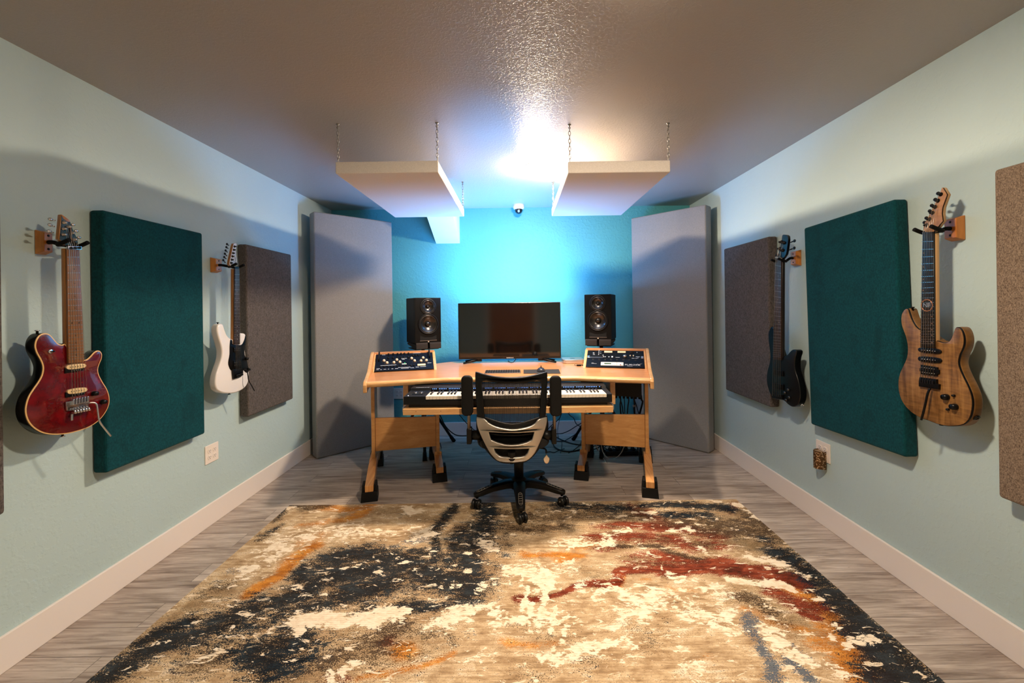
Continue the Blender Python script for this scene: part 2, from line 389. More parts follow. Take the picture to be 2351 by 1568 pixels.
# plug-in night light with a pierced metal shade
c = onX(1879.5, 1054, WR - .032); t = thing('socket_night_light', 'plug-in light with pierced bronze shade on the ivory outlet', 'night light', (WR-.012, c.y, c.z-.05))
M_brz = Mt('pierced_bronze'); v = M_brz.coord((1, 1, 1))
vo = M_brz.n('ShaderNodeTexVoronoi', {'Vector': v, 'Scale': 105.0}); rp = M_brz.ramp(vo.outputs['Distance'], [(.30, lin((205, 175, 140))), (.42, lin((92, 66, 42)))])
M_brz.bsdf(Base_Color=rp.outputs[0], Metallic=.7, Roughness=.4)
m = MB()
arc = [(WR-.010 - .050*sin(pi*i/14), c.y - .034*cos(pi*i/14)) for i in range(15)]
inn = [(WR-.010 - .047*sin(pi*i/14), c.y - .031*cos(pi*i/14)) for i in range(14, -1, -1)]
m.prism(arc+inn, lambda a, b, d: (a, b, d), c.z-.054, c.z+.054).build('shade', M_brz.m, t)
MB().prism(inn, lambda a, b, d: (a, b, d), c.z-.050, c.z+.050).build('diffuser', P('amber_plastic', (150, 120, 84), .4), t)
# ------------------------------------------------------------------ desk
M_maple = wood('maple_edge', (206, 150, 92), (232, 186, 130), (.5, 4, 4), 6, .32, .4)
M_cherry = wood('honey_maple_veneer', (198, 128, 80), (222, 158, 104), (.7, 5, 5), 5, .3, .35)
M_birch = wood('birch_plywood', (196, 138, 76), (222, 168, 106), (.8, .8, 4), 7, .38, .25, (176, 116, 60), 2.0)
M_beam = wood('laminated_maple', (194, 126, 66), (226, 170, 108), (30, .6, .6), 3, .36, .3)
M_blk = P('matte_black', (9, 9, 10), .6, spec=.3)
M_blkp = P('black_plastic', (8, 8, 9), .45, spec=.25, bump=.1, bs=500)
M_rubber = P('black_rubber', (7, 7, 7), .75, spec=.2)
A0 = radians(14.5); DC = -.07; ZT = .84
def wing(side, ex, ey):      # side -1: white-guitar side, +1: bass side
    x = -1.10 + ex*cos(A0) - ey*sin(A0); y = 3.06 + ex*sin(A0) + ey*cos(A0)
    return (x, y) if side < 0 else (2*DC - x, y)
desk = thing('studio_desk', 'large maple studio desk with slanted rack bays and a pull-out keyboard shelf', 'desk', (DC, 3.5, .0))
top = [wing(-1, 0, 0), wing(-1, .55, 0), wing(1, .55, 0), wing(1, 0, 0), wing(1, 0, .78), wing(1, .46, .80), (.50, 4.16), (-.64, 4.16), wing(-1, .46, .80), wing(-1, 0, .78)]
MB().prism(top, lambda a, b, d: (a, b, d), ZT-.034, ZT).build('desktop', M_cherry, desk, bev=.002)
# rounded front nosing
nz = MB(); fr4 = [wing(-1, .0, -.002), wing(-1, .55, -.002), wing(1, .55, -.002), wing(1, 0, -.002)]
prof = [(.0, -.040), (-.016, -.040), (-.026, -.034), (-.031, -.022), (-.030, -.012), (-.024, -.004), (-.014, .0005), (.0, .0005)]
rs = []
for i, p in enumerate(fr4):
    d = Vector((sin(A0)*.5 if 0 < i else sin(A0), -1, 0)) if i < 2 else Vector((-sin(A0)*.5 if i < 3 else -sin(A0), -1, 0))
    if i == 1: d = Vector((sin(A0/2), -1, 0))
    if i == 2: d = Vector((-sin(A0/2), -1, 0))
    rs.append([Vector((p[0], p[1], ZT)) - d*a + Vector((0, 0, b)) for a, b in [(-q[0]*-1, q[1]) for q in prof]])
nz.rings(rs, 0, False, True).build('front_nosing', M_maple, desk, autosm=40)
RT = .965                      # top of rack bay slope
for sd in (-1, 1):
    W = lambda ex, ey, z: (*wing(sd, ex, ey), z)
    # outer side board: sweeps from the nosing up past the rack
    pr = [(-.035, ZT-.075), (-.04, ZT-.02), (-.02, ZT+.004), (.10, ZT+.012), (.28, ZT+.035), (.40, ZT+.075), (.62, RT+.02), (.70, RT+.025), (.735, RT+.0), (.735, ZT-.075), (.30, ZT-.075), (.02, ZT-.085)]
    MB().prism(pr, lambda a, b, d: W(d, a, b), -.026, 0).build('side_board', M_maple, desk, bev=.006, seg=3)
    # rack bay: inner cheek, top cap, back, bottom rail
    ck = [(.425, ZT), (.455, ZT+.012), (.685, RT+.006), (.755, RT+.012), (.755, ZT)]
    MB().prism(ck, lambda a, b, d: W(d, a, b), .504, .528).build('rack_cheek', M_maple, desk, bev=.003)
    ck2 = [(.445, ZT), (.470, ZT+.014), (.695, RT+.008), (.755, RT+.012), (.755, ZT)]
    MB().prism(ck2, lambda a, b, d: W(d, a, b), .001, .016).build('rack_cheek', M_maple, desk, bev=.003)
    b = MB(); b.hexa([W(.0, .690, RT-.004), W(.520, .690, RT-.004), W(.520, .755, RT), W(0, .755, RT)], [W(.0, .690, RT+.012), W(.520, .690, RT+.012), W(.520, .755, RT+.016), W(0, .755, RT+.016)])
    b.build('rack_cap', M_cherry, desk, bev=.002)
    MB().hexa([W(0, .745, ZT), W(.52, .745, ZT), W(.52, .755, ZT), W(0, .755, ZT)], [W(0, .745, RT), W(.52, .745, RT), W(.52, .755, RT), W(0, .755, RT)]).build('rack_back', M_maple, desk)
    # legs: upright board on a laminated foot beam
    for ex, f0, f1 in ((.012, -.09, .72), (.522, .115, .74)):
        MB().hexa([W(ex-.014, .315, .13), W(ex+.014, .315, .13), W(ex+.014, .60, .13), W(ex-.014, .60, .13)], [W(ex-.014, .315, ZT-.036), W(ex+.014, .315, ZT-.036), W(ex+.014, .60, ZT-.036), W(ex-.014, .60, ZT-.036)]).build('leg', M_birch, desk, bev=.003)
        bm_ = [(f0, .072), (f0, .117), (f0+.20, .150), (.315, .176), (.56, .176), (f1-.1, .14), (f1, .118), (f1, .072), (f1-.16, .072), (.5, .115), (.35, .115), (f0+.17, .072)]
        MB().prism(bm_, lambda a, b, d: W(d, a, b), ex-.029, ex+.029).build('foot_beam', M_beam, desk, bev=.004)
    MB().hexa([W(.027, .33, .222), W(.507, .33, .217), W(.507, .352, .217), W(.027, .352, .222)], [W(.027, .33, .489), W(.507, .33, .465), W(.507, .352, .465), W(.027, .352, .489)]).build('modesty_panel', M_birch, desk, bev=.003)
    # hanger board carrying the keyboard shelf slides
    hx = DC + sd*.797
    MB().box((hx-.02, 3.235, .61), (hx+.02, 3.62, ZT-.036)).build('shelf_hanger', M_maple, desk, bev=.003)
    MB().box((DC+sd*.709-.006, 2.84, .668), (DC+sd*.709+.006, 3.6, .70)).box((DC+sd*.725-.009, 3.2, .664), (DC+sd*.765+.009, 3.61, .70)).build('drawer_slide', P('zinc_slide', (190, 190, 186), .35, 1), desk)
sx0, sx1 = DC-.702, DC+.702
sh = MB().box((sx0, 2.80, .657), (sx1, 3.44, .699)).build('keyboard_shelf', M_maple, desk, bev=.004)
M_plug = P('dark_wood_plug', (150, 96, 50), .5)
for px in (955, 1012, 1307, 1345, 1396): p = onY(px, 946+random.uniform(-3, 3), 2.7985); MB().cyl(p, p+Vector((0, -.0008, 0)), .003, n=8).build('wood_plug', M_plug, sh)
# ------------------------------------------------------------------ furniture risers under the feet
def riser(sd, ex, ey, label):
    c = Vector((*wing(sd, ex, ey), 0)); ang = A0*(-sd)
    m = MB(); m.xf = Matrix.Translation(c) @ Matrix.Rotation(ang, 4, 'Z')
    w, w2 = .058, .049
    m.hexa([(-w, -.055, .001), (w, -.055, .001), (w, .06, .001), (-w, .06, .001)], [(-w2-.003, -.050, .069), (w2+.003, -.050, .069), (w2+.003, .052, .069), (-w2-.003, .052, .069)])
    for s in (-1, 1):
        m.hexa([(s*.033, -.038, .069), (s*(w2+.003), -.038, .069), (s*(w2+.003), .052, .069), (s*.033, .052, .069)], [(s*.033, -.036, .118), (s*w2, -.036, .118), (s*w2, .05, .118), (s*.033, .05, .118)])
    tag(m.build('furniture_riser', M_blk, None, c, bev=.003), label, 'riser', 'black risers under the desk feet')
riser(-1, .012, -.035, 'black riser at the rug edge under the front outer desk foot, white guitar side')
riser(1, .012, -.035, 'black riser at the rug edge under the front outer desk foot, black bass side')
riser(-1, .522, .165, 'black riser under the front inner desk foot, white guitar side of the chair')
riser(1, .522, .165, 'black riser under the front inner desk foot, black bass side of the chair')
riser(-1, .012, .655, 'black riser under the back outer desk foot, white guitar side')
riser(1, .012, .655, 'black riser under the back outer desk foot, black bass side')
riser(-1, .522, .68, 'black riser under the back inner desk foot, white guitar side')
riser(1, .522, .68, 'black riser under the back inner desk foot, black bass side')

# ------------------------------------------------------------------ rack units
M_navy = P('dark_navy_faceplate', (7, 15, 30), .42, .0, spec=.2, bump=.05, bs=700)
M_charcoal = P('charcoal_faceplate', (9, 11, 16), .4, spec=.2)
M_cream = P('cream_knob', (226, 210, 186), .4)
M_meter = P('ivory_meter', (246, 220, 170), .4, emit=(255, 214, 150), es=.25)
M_ink = P('white_ink', (205, 212, 222), .5)
M_steel = P('brushed_steel', (186, 186, 186), .3, 1)
def rackfn(sd):
    P0 = Vector((*wing(sd, .018, .448), ZT+.006)); P1 = Vector((*wing(sd, .502, .448), ZT+.006)); P2 = Vector((*wing(sd, .018, .690), RT))
    if sd > 0: P0, P1, P2 = P1, P0, Vector((*wing(sd, .502, .690), RT))
    u = (P1-P0); v = (P2-P0); un, vn = u.normalized(), v.normalized(); n = un.cross(vn)
    if n.z < 0: n = -n
    return (lambda a, b, d: P0 + u*a + v*b + n*d), u.length, v.length   # a,b in 0..1, d in metres
def knob(fn, a, b, r, h, mat, parent, name='knob', n=16, r2=.8):
    p = fn(a, b, 0); q = fn(a, b, 1)-p
    MB().lathe([(r, .0), (r, h*.55), (r*r2, h), (0, h)], p, q, n).build(name, mat, parent)
fn, LW, LH = rackfn(-1)
ps = lambda m, a0, b0, a1, b1, t, d0=0: m.hexa([fn(a0, b0, d0), fn(a1, b0, d0), fn(a1, b1, d0), fn(a0, b1, d0)], [fn(a0, b0, d0+t), fn(a1, b0, d0+t), fn(a1, b1, d0+t), fn(a0, b1, d0+t)])
r1 = thing('rack_unit', 'dark blue rack unit with rows of cream and black knobs', 'audio rack unit', fn(.5, 0, 0))
ps(MB(), 0, 0, 1, .972, .004).build('faceplate', M_navy, r1, bev=.001)
ps(MB(), .02, .48, .98, .95, .05, -.055).build('chassis', M_blk, r1)
for a in (.235, .317, .394, .456, .516, .590): 
    for b in (.93, .70): knob(fn, a-.02, b, .0085, .017, M_blk, r1, 'black_knob')
for a, b in ((.145, .55), (.20, .42), (.317, .42), (.365, .57), (.42, .43), (.625, .62), (.675, .47), (.79, .45), (.83, .62), (.885, .46)):
    knob(fn, a, b, .0115, .020, M_cream, r1, 'cream_knob')
for a in (.095, .155, .21, .265, .32, .375, .43, .49, .55, .61, .665): knob(fn, a, .22, .0075, .014, M_blk, r1, 'black_knob')
for a in (.65, .70, .75): knob(fn, a, .80, .010, .016, M_blk, r1, 'black_knob')
for a, b in ((.055, .86), (.945, .93)):       # lifting handles
    p0, p1 = fn(a, b-.30, .002), fn(a, b+.06, .002); o = fn(a, b, 1)-fn(a, b, 0)
    MB().tube([p0, p0+o*.035, p1+o*.035, p1], .006, 8).build('handle', M_blk, r1)
ps(MB(), .725, .20, .865, .30, .002, .004).build('meter', M_meter, r1)
MB().box((0, 0, 0), (.001, .001, .001))
ps(MB(), .455, .315, .535, .36, .0015, .004).build('label_plate', P('white_label', (220, 225, 220), .5), r1)
MB().ball(fn(.505, .40, .005), .003, 8).build('indicator_light', emat('green_led', (60, 255, 120), 3.0), r1)
sc_ = MB()
for a0, b0, a1 in ((.03, .13, .085), (.03, .075, .07), (.10, .925, .16), (.65, .955, .79), (.44, .655, .54), (.455, .60, .50), (.09, .075, .12), (.15, .085, .19), (.22, .085, .24), (.28, .085, .31), (.34, .085, .39), (.44, .085, .57), (.60, .095, .66), (.69, .12, .75), (.77, .13, .87), (.90, .33, .97), (.09, .30, .36), (.39, .14, .60)):
    ps(sc_, a0, b0, a1, b0+.018, .0006, .004)
sc_.build('panel_lettering', M_ink, r1)
tk = MB()
for a, b, R in ((.145, .55, .019), (.20, .42, .02), (.317, .42, .02), (.365, .57, .02), (.42, .43, .02), (.625, .62, .02), (.675, .47, .02), (.79, .45, .02), (.83, .62, .02), (.885, .46, .02)):
    for k in range(9):
        q = radians(-135+k*33.75); tk.cbox(fn(a + R*sin(q)/LW, b + R*cos(q)/LH, .0046), (.0018, .0018, .0012))
tk.build('dial_marks', M_ink, r1)
# bass side: interface above, power conditioner below
fn, LW, LH = rackfn(1)
ps = lambda m, a0, b0, a1, b1, t, d0=0: m.hexa([fn(a0, b0, d0), fn(a1, b0, d0), fn(a1, b1, d0), fn(a0, b1, d0)], [fn(a0, b0, d0+t), fn(a1, b0, d0+t), fn(a1, b1, d0+t), fn(a0, b1, d0+t)])
r2 = thing('rack_unit', 'charcoal rack unit with two ivory meters and a silver dial', 'audio rack unit', fn(.5, .5, 0))
ps(MB(), 0, .50, 1, .972, .004).build('faceplate', M_charcoal, r2, bev=.001)
ps(MB(), .02, .54, .98, .95, .05, -.055).build('chassis', M_blk, r2)
for a in (.30, .54): ps(MB(), a, .84, a+.145, .93, .002, .004).build('meter', M_meter, r2)
knob(fn, .67, .60, .0165, .022, M_steel, r2, 'silver_dial', 28)
for a in (.765, .82): knob(fn, a, .655, .006, .012, M_cream, r2, 'white_button')
for a in (.78, .80): knob(fn, a, .86, .012, .012, M_blk, r2, 'black_knob')
knob(fn, .11, .80, .011, .008, M_steel, r2, 'metal_knob')
kb = MB()
for i, b in enumerate((.95, .87, .78, .69)): ps(kb, .195, b, .21, b+.035, .003, .004)
kb.build('push_buttons', M_ink, r2)
ps(MB(), .045, .515, .28, .56, .002, .004).build('silver_strip', M_steel, r2)
ps(MB(), .12, .585, .50, .635, .002, .004).build('dark_slot', M_blk, r2)
kb = MB()
for a, b in ((.275, .64), (.285, .545), (.315, .545), (.38, .545)): ps(kb, a, b, a+.018, b+.035, .002, .006)
ps(kb, .435, .53, .46, .615, .002, .006); kb.build('white_buttons', M_ink, r2)
for a in (.0, .945): ps(MB(), a+.004, .51, a+.048, .635, .004, .004).build('rack_ear', P('chrome_ear', (225, 225, 228), .25, 1), r2, bev=.002)
sc_ = MB()
for a0, b0, a1 in ((.095, .70, .135), (.225, .87, .245), (.225, .78, .245), (.86, .60, .93), (.885, .54, .91), (.79, .51, .84), (.85, .51, .89), (.505, .555, .58)): ps(sc_, a0, b0, a1, b0+.016, .0006, .004)
ce = fn(.885, .87, .0046)
for k in range(5): q = fn(.885+.018*cos(2*pi*k/5+.31)/LW*LH, .87+.018*4*sin(2*pi*k/5+.31)/4/LH*LH*2.2, .0046); sc_.tube([ce, q], .0010, 4)
sc_.build('panel_lettering', M_ink, r2)
r3 = thing('rack_unit', 'black rack power conditioner with a small green screen on a white plate', 'audio rack unit', fn(.5, 0, 0))
ps(MB(), 0, .0, 1, .49, .004).build('faceplate', P('blue_black_faceplate', (8, 13, 24), .38, spec=.2), r3, bev=.001)
ps(MB(), .02, .26, .98, .48, .019, -.02).build('chassis', M_blk, r3)
vh = MB()
for k in range(8): vh.lathe([(.0105, 0), (.0105, .0007), (0, .0007)], fn(.115+.106*k, .42, .0036), fn(.5, .5, 1)-fn(.5, .5, 0), 18)
vh.build('vent_holes', P('vent_black', (3, 3, 4), .8), r3)
dp = ps(MB(), .255, .075, .645, .265, .003, .004).build('display_plate', P('white_plate', (226, 224, 214), .4), r3, bev=.001)
ps(MB(), .315, .145, .435, .20, .001, .007).build('green_screen', P('lcd_green', (34, 62, 36), .25, emit=(60, 130, 60), es=.15), dp)
ps(MB(), .583, .09, .607, .125, .003, .007).build('red_button', P('dark_red', (120, 20, 26), .4), dp)
kb = MB()
for a, b in ((.455, .21), (.49, .21), (.525, .21), (.455, .11), (.49, .11), (.525, .11), (.275, .22), (.275, .10), (.62, .22), (.62, .09)): ps(kb, a, b, a+.007, b+.02, .0012, .007)
ps(kb, .535, .08, .538, .26, .0004, .007); kb.build('buttons', M_slot, dp)
p = fn(.80, .145, .0044); ex_ = (fn(1, .2, 0)-fn(0, .2, 0)).normalized(); ey_ = (fn(.5, 1, 0)-fn(.5, 0, 0)).normalized()
MB().text('SURGE', .036, lambda a, b, d: p + ex_*(a-.012+b*.25) + ey_*(b*.72), mi=0).build('maker_lettering', M_ink, r3)
lx = MB()
pp = p + ex_*.052
lx.tube([pp+ex_*-.010+ey_*.012, pp+ex_*.010-ey_*.013], .0022, 5); lx.tube([pp-ex_*.010-ey_*.013, pp+ex_*.008+ey_*.010, pp+ex_*.028+ey_*.022], [.0022, .0024, .0006], 5)
lx.build('maker_emblem', M_ink, r3)
sc_ = MB()
for a0, b0, a1 in ((.71, .06, .80), (.09, .20, .13), (.09, .165, .18)): ps(sc_, a0, b0, a1, b0+.02, .0006, .004)
sc_.build('panel_lettering', P('grey_ink', (130, 138, 150), .5), r3)
for a, b in ((.025, .38), (.025, .05), (.975, .38), (.975, .05)): knob(fn, a, b, .005, .004, M_blk, r3, 'rack_screw', 10)

# black boxes bolted under the wings
W = lambda sd, ex, ey, z: (*wing(sd, ex, ey), z)
b = MB(); b.hexa([W(1, .27, .30, .636), W(1, .05, .30, .630), W(1, .05, .55, .630), W(1, .27, .55, .636)], [W(1, .27, .30, ZT-.037), W(1, .05, .30, ZT-.037), W(1, .05, .55, ZT-.037), W(1, .27, .55, ZT-.037)])
t = thing('power_distribution_box', 'black box under the desktop with cables hanging from it', 'box', W(1, .16, .42, .633))
b.build('case', M_blk, t, bev=.004); pl = MB()
for i in range(7):
    ex = .065 + .031*i; pl.cyl(W(1, ex, .36, .634), W(1, ex, .36, .606), .012, .009, 10)
pl.build('plugs', M_rubber, t)
b = MB(); b.hexa([W(-1, .06, .30, ZT-.060), W(-1, .26, .30, ZT-.060), W(-1, .26, .5, ZT-.060), W(-1, .06, .5, ZT-.060)], [W(-1, .06, .30, ZT-.0345), W(-1, .26, .30, ZT-.0345), W(-1, .26, .5, ZT-.0345), W(-1, .06, .5, ZT-.0345)])
tag(b.build('cable_tray', M_blk, None, W(-1, .16, .4, ZT-.060), bev=.003), 'slim black tray under the desktop, above the outlet on the teal wall', 'tray')

# ------------------------------------------------------------------ screen
tv = thing('monitor_screen', 'large black flat screen standing on the desk, switched off', 'monitor', (-.075, 4.03, ZT))
cx, zw0, zw1, hw = -.076, .876, 1.413, .489
MB().box((cx-hw, 4.014, zw0), (cx+hw, 4.030, zw1)).build('bezel', P('gloss_black_bezel', (12, 12, 13), .28), tv, bev=.004)
m = Mt('dark_glass'); bs = m.bsdf(Base_Color=lin((9, 8, 8)), Roughness=.08, IOR=1.75)
MB().box((cx-hw+.011, 4.0115, zw0+.020), (cx+hw-.011, 4.0145, zw1-.011)).build('screen', m.m, tv)
MB().box((cx-.34, 4.028, zw0+.01), (cx+.34, 4.062, zw0+.36)).build('rear_housing', M_blkp, tv, bev=.01)
p = onY(1171, 822.5, 4.0136)
MB().text('SAMSUNG', .015, lambda a, b, d: Vector((p.x+a, p.y+d, zw0+.010+b))).build('maker_lettering', M_ink, tv)
for s in (-1, 1):
    x = cx + s*.36
    m = MB(); m.hexa([(x-s*.05-.012, 4.02, zw0-.012), (x-s*.05+.012, 4.02, zw0-.012), (x-s*.05+.012, 4.046, zw0-.012), (x-s*.05-.012, 4.046, zw0-.012)], [(x-s*.05-.012, 4.02, zw0+.02), (x-s*.05+.012, 4.02, zw0+.02), (x-s*.05+.012, 4.046, zw0+.02), (x-s*.05-.012, 4.046, zw0+.02)])
    m.box((x-s*.05-.04, 4.016, zw0-.022), (x-s*.05+.04, 4.052, zw0+.001))
    m.tube([(x+s*.075, 3.945, ZT+.008), (x-s*.02, 4.0, zw0-.012), (x-s*.05, 4.03, zw0-.010)], [.008, .012, .012], 8); m.tube([(x+s*.075, 4.118, ZT+.008), (x-s*.02, 4.06, zw0-.012), (x-s*.05, 4.03, zw0-.010)], [.008, .012, .012], 8)
    m.build('stand_foot', M_blkp, tv)
yl, zl, hx = 4.068, zw1-.032, hw-.05
MB().box((cx-hx, yl, zl-.001), (cx+hx, yl+.016, zl+.003)).build('light_strip', emat('blue_white_led_strip', (94, 172, 255), LED), tv)
MB().box((cx-hx-.004, yl-.003, zl-.016), (cx+hx+.004, yl-.0005, zl+.003)).build('light_strip_channel', M_blkp, tv)
MB().box((cx-hx, 4.026, zl-.016), (cx+hx, yl+.016, zl-.002)).build('light_strip_bracket', M_blkp, tv)
MB().tube(cr([(cx+.05, 4.045, zw0+.02), (cx+.055, 4.02, ZT+.03), (cx+.03, 3.99, ZT+.006), (cx-.0, 4.0, ZT+.005), (cx-.02, 4.12, ZT+.005)], 6, False), .003, 6).build('power_cord', M_rubber, tv)

# ------------------------------------------------------------------ speakers on isolation pads and floor stands
M_spk = P('satin_black_vinyl', (6, 6, 6), .5, spec=.16, bump=.08, bs=900)
M_baffle = P('black_baffle', (6, 6, 6), .45, spec=.16)
M_cone = P('black_cone', (26, 24, 22), .26, spec=.6)
M_foam = P('charcoal_foam', (42, 36, 33), .95, bump=.6, bs=600)
def speaker(side, C0, th, label, lp, ls):
    R = Matrix.Translation(C0) @ Matrix.Rotation(th, 4, 'Z')          # local: front faces -y, x right, z up, origin at front bottom centre
    w, h, d = .127, .435, .295; t = thing('studio_speaker', label, 'speaker', R @ Vector((0, d/2, 0)), 'desk speakers')
    def M():
        m = MB(); m.xf = R; return m
    M().box((-w, .0225, 0), (w, d, h)).build('cabinet', M_spk, t, bev=.006, seg=3)
    F = lambda a, b, q: (a, -q, b)
    M().plate([rrect(0, h/2, 2*w, h, .006), circ(0, .184, .0865, 40), circ(0, .350, .0515, 36)], .028, lambda a, b, q: F(a, b, q-.008), .003).build('baffle', M_baffle, t)
    ax = (0, -1, 0)
    # woofer / upper driver in a waveguide
    M().lathe([(.099, .006), (.099, .012), (.094, .015), (.088, .012), (.084, .006)], (0, 0, .184), ax, 40, cap=False).build('woofer_ring', M_blkp, t)
    M().lathe([(.086, .007), (.082, .012), (.076, .009), (.072, .003), (.028, -.016), (.0, -.018)], (0, 0, .184), ax, 40, cap=False).build('woofer_cone', M_cone, t)
    M().lathe([(.026, -.016), (.024, -.006), (.016, .002), (.006, .005), (0, .0055)], (0, 0, .184), ax, 24, cap=False).build('dust_cap', P('glossy_dust_cap', (26, 23, 20), .22), t)
    M().lathe([(.080, .006), (.078, .010), (.064, .0065)], (0, 0, .350), ax, 36, cap=False).build('waveguide', M_blkp, t)
    M().lathe([(.062, .006), (.058, .011), (.053, .008), (.050, .001), (.020, -.012), (.016, -.012)], (0, 0, .350), ax, 36, cap=False).build('midrange_cone', M_cone, t)
    M().lathe([(.016, -.012), (.014, -.003), (.008, .002), (0, .004)], (0, 0, .350), ax, 20, cap=False).build('tweeter', P('glossy_black', (18, 17, 16), .12), t)
    M().plate([[(-.08, .032), (.08, .032), (.08, .075), (.062, .068), (.035, .058), (-.035, .058), (-.062, .068), (-.08, .075)]], .0012, lambda a, b, q: F(a, b, q+.0066)).build('port_slot', P('port_black', (2, 2, 2), .9), t)
    M().cbox((0, -.0075, .027), (.165, .003, .005)).build('port_lip', P('grey_lip', (96, 88, 84), .35), t)
    M().cbox((0, -.0075, .281), (.05, .003, .003)).build('trim_line', P('silver_line', (150, 146, 142), .25, 1), t)
    M().cbox((0, -.0075, .0165), (.012, .003, .010)).build('badge', P('pale_badge', (190, 180, 160), .4), t)
    for s in (-1, 1):
        q = M(); q.prism([(-.018, -.052), (-.018, -.004), (-.008, .010), (-.008, -.004), (.285, -.004), (.285, -.022), (.02, -.052)], lambda a, b, k: (k, a, b), s*.010 if s > 0 else -.122, .122 if s > 0 else -.010)
        tag(q.build('isolation_pad', M_foam, None, R @ Vector((s*.066, d/2, -.05)), bev=.003), lp[0 if s < 0 else 1], 'foam pad', 'foam pads under the speakers')
    b = R @ Vector((0, d/2+.02, 0)); st = thing('speaker_stand', ls, 'speaker stand', (b.x, b.y, 0), 'speaker stands'); zt = C0[2]-.052
    M().box((-.115, .03, -.062), (.115, d-.02, -.0525)).build('top_plate', M_blk, st, bev=.002)
    MB().cyl((b.x, b.y, .30), (b.x, b.y, zt-.011), .0175, n=18).build('pole', M_blk, st)
    MB().cyl((b.x, b.y, .14), (b.x, b.y, .50), .023, n=18).cyl((b.x, b.y, .47), (b.x, b.y, .53), .029, n=18).build('collar', M_blk, st)
    MB().cyl((b.x+.02, b.y-.02, .5), (b.x+.05, b.y-.05, .5), .008, .013, 10).build('clamp_knob', M_blk, st)
    for k, an in enumerate((28, 283, 160) if side < 0 else (152, 257, 20)):
        dx, dy = cos(radians(an)), sin(radians(an)); L = .40 if an not in (160, 20) else .33
        if k == 0: L = .31
        lg = MB().tube([(b.x+dx*.024, b.y+dy*.024, .46), (b.x+dx*L*.93, b.y+dy*L*.93, .035)], .0135, 10).build('leg', M_blk, st)
        MB().tube([(b.x+dx*L*.88, b.y+dy*L*.88, .060), (b.x+dx*L, b.y+dy*L, .004)], [.017, .02], 10).build('rubber_foot', M_rubber, lg)
        MB().tube([(b.x+dx*.022, b.y+dy*.022, .17), (b.x+dx*L*.52, b.y+dy*L*.52, .235)], .008, 6).build('brace', M_blk, st)
speaker(-1, (-.853, 4.015, 1.035), radians(30), 'black two-driver studio speaker above the dark blue rack unit',
        ('charcoal foam pad under the speaker above the dark blue rack unit, outer one', 'charcoal foam pad under the speaker above the dark blue rack unit, next to the screen'), 'black tripod stand under the speaker above the dark blue rack unit')
speaker(1, (.767, 3.998, 1.045), radians(-21), 'black two-driver studio speaker above the rack power conditioner',
        ('charcoal foam pad under the speaker above the power conditioner, next to the screen', 'charcoal foam pad under the speaker above the power conditioner, outer one'), 'black tripod stand under the speaker above the power conditioner')

# ------------------------------------------------------------------ small things on the desk
p0, p1 = onZ(1111, 857.5, ZT), onZ(1197, 856, ZT)
cxk = (p0.x+p1.x)/2; yk = 3.345; wk = .29; dk = .118
k = thing('computer_keyboard', 'slim black computer keyboard on the desk in front of the screen', 'keyboard', (cxk, yk+dk/2, ZT))
MB().hexa([(cxk-wk/2, yk, ZT+.001), (cxk+wk/2, yk, ZT+.001), (cxk+wk/2, yk+dk, ZT+.001), (cxk-wk/2, yk+dk, ZT+.001)], [(cxk-wk/2, yk, ZT+.006), (cxk+wk/2, yk, ZT+.006), (cxk+wk/2, yk+dk, ZT+.013), (cxk-wk/2, yk+dk, ZT+.013)]).build('case', P('silver_aluminium', (150, 140, 132), .35, .8), k, bev=.002)
ky = MB()
for r in range(6):
    n = 14 if r < 5 else 14
    for i in range(14):
        if r == 0 and 4 <= i <= 8: continue
        x0 = cxk-wk/2+.006+i*.0199; y0 = yk+.006+r*.0182; z = ZT+.0062+.0076*(y0-yk)/dk*.9
        ky.box((x0, y0, z), (x0+.0172, y0+.0158, z+.003))
    if r == 0: ky.box((cxk-wk/2+.006+4*.0199, yk+.006, ZT+.0065), (cxk-wk/2+.006+9*.0199-.0027, yk+.0218, ZT+.0096))
ky.build('keys', P('black_keycap', (12, 13, 15), .5), k, bev=.0008)
pts = [onZ(1202, 857.5, ZT+.002), onZ(1287, 857.5, ZT+.002), onZ(1283, 848, ZT+.002), onZ(1202, 849, ZT+.002)]
tag(MB().prism([(p.x, p.y) for p in pts], lambda a, b, d: (a, b, d), ZT+.0008, ZT+.004).build('mouse_pad', P('dark_grey_mat', (38, 36, 36), .8, bump=.2, bs=900), None, pts[0], bev=.001), 'dark grey mouse pad on the desk beside the keyboard', 'mouse pad')
c = onZ(1243, 856, ZT); m_ = thing('computer_mouse', 'dark grey rounded mouse on the mouse pad', 'mouse', (c.x, 3.42, ZT+.004))
mm = MB(); rs = []
for i in range(13):
    q = i/12; prof = sin(pi*min(1, max(.0, .04+.92*q)))**.5
    rs.append([(c.x + .034*prof*cos(2*pi*j/24), 3.42 - .055 + .11*q, ZT+.0045 + max(0, .038*prof*sin(2*pi*j/24))*(1.05-.35*q)) for j in range(24)])
mm.rings(rs).build('shell', P('graphite_shell', (46, 52, 62), .3), m_)
MB().lathe([(.010, -.003), (.010, .003)], (c.x, 3.395, ZT+.044), (1, 0, 0), 16).build('scroll_wheel', M_rubber, m_)
p = onY(1315, 828, 3.96)
mc = thing('mini_computer', 'small flat silver computer box on the desk beside the screen', 'computer', (p.x, 3.96, ZT))
MB().plate([rrect(p.x, 3.98, .197, .197, .03, 6)], .034, lambda a, b, d: (a, b, ZT+.019+d), .003).build('case', P('silver_box', (215, 214, 214), .3, .85), mc, autosm=40)
MB().plate([circ(p.x, 3.98, .085, 32)], .002, lambda a, b, d: (a, b, ZT+.0012+d)).build('base', M_blk, mc)
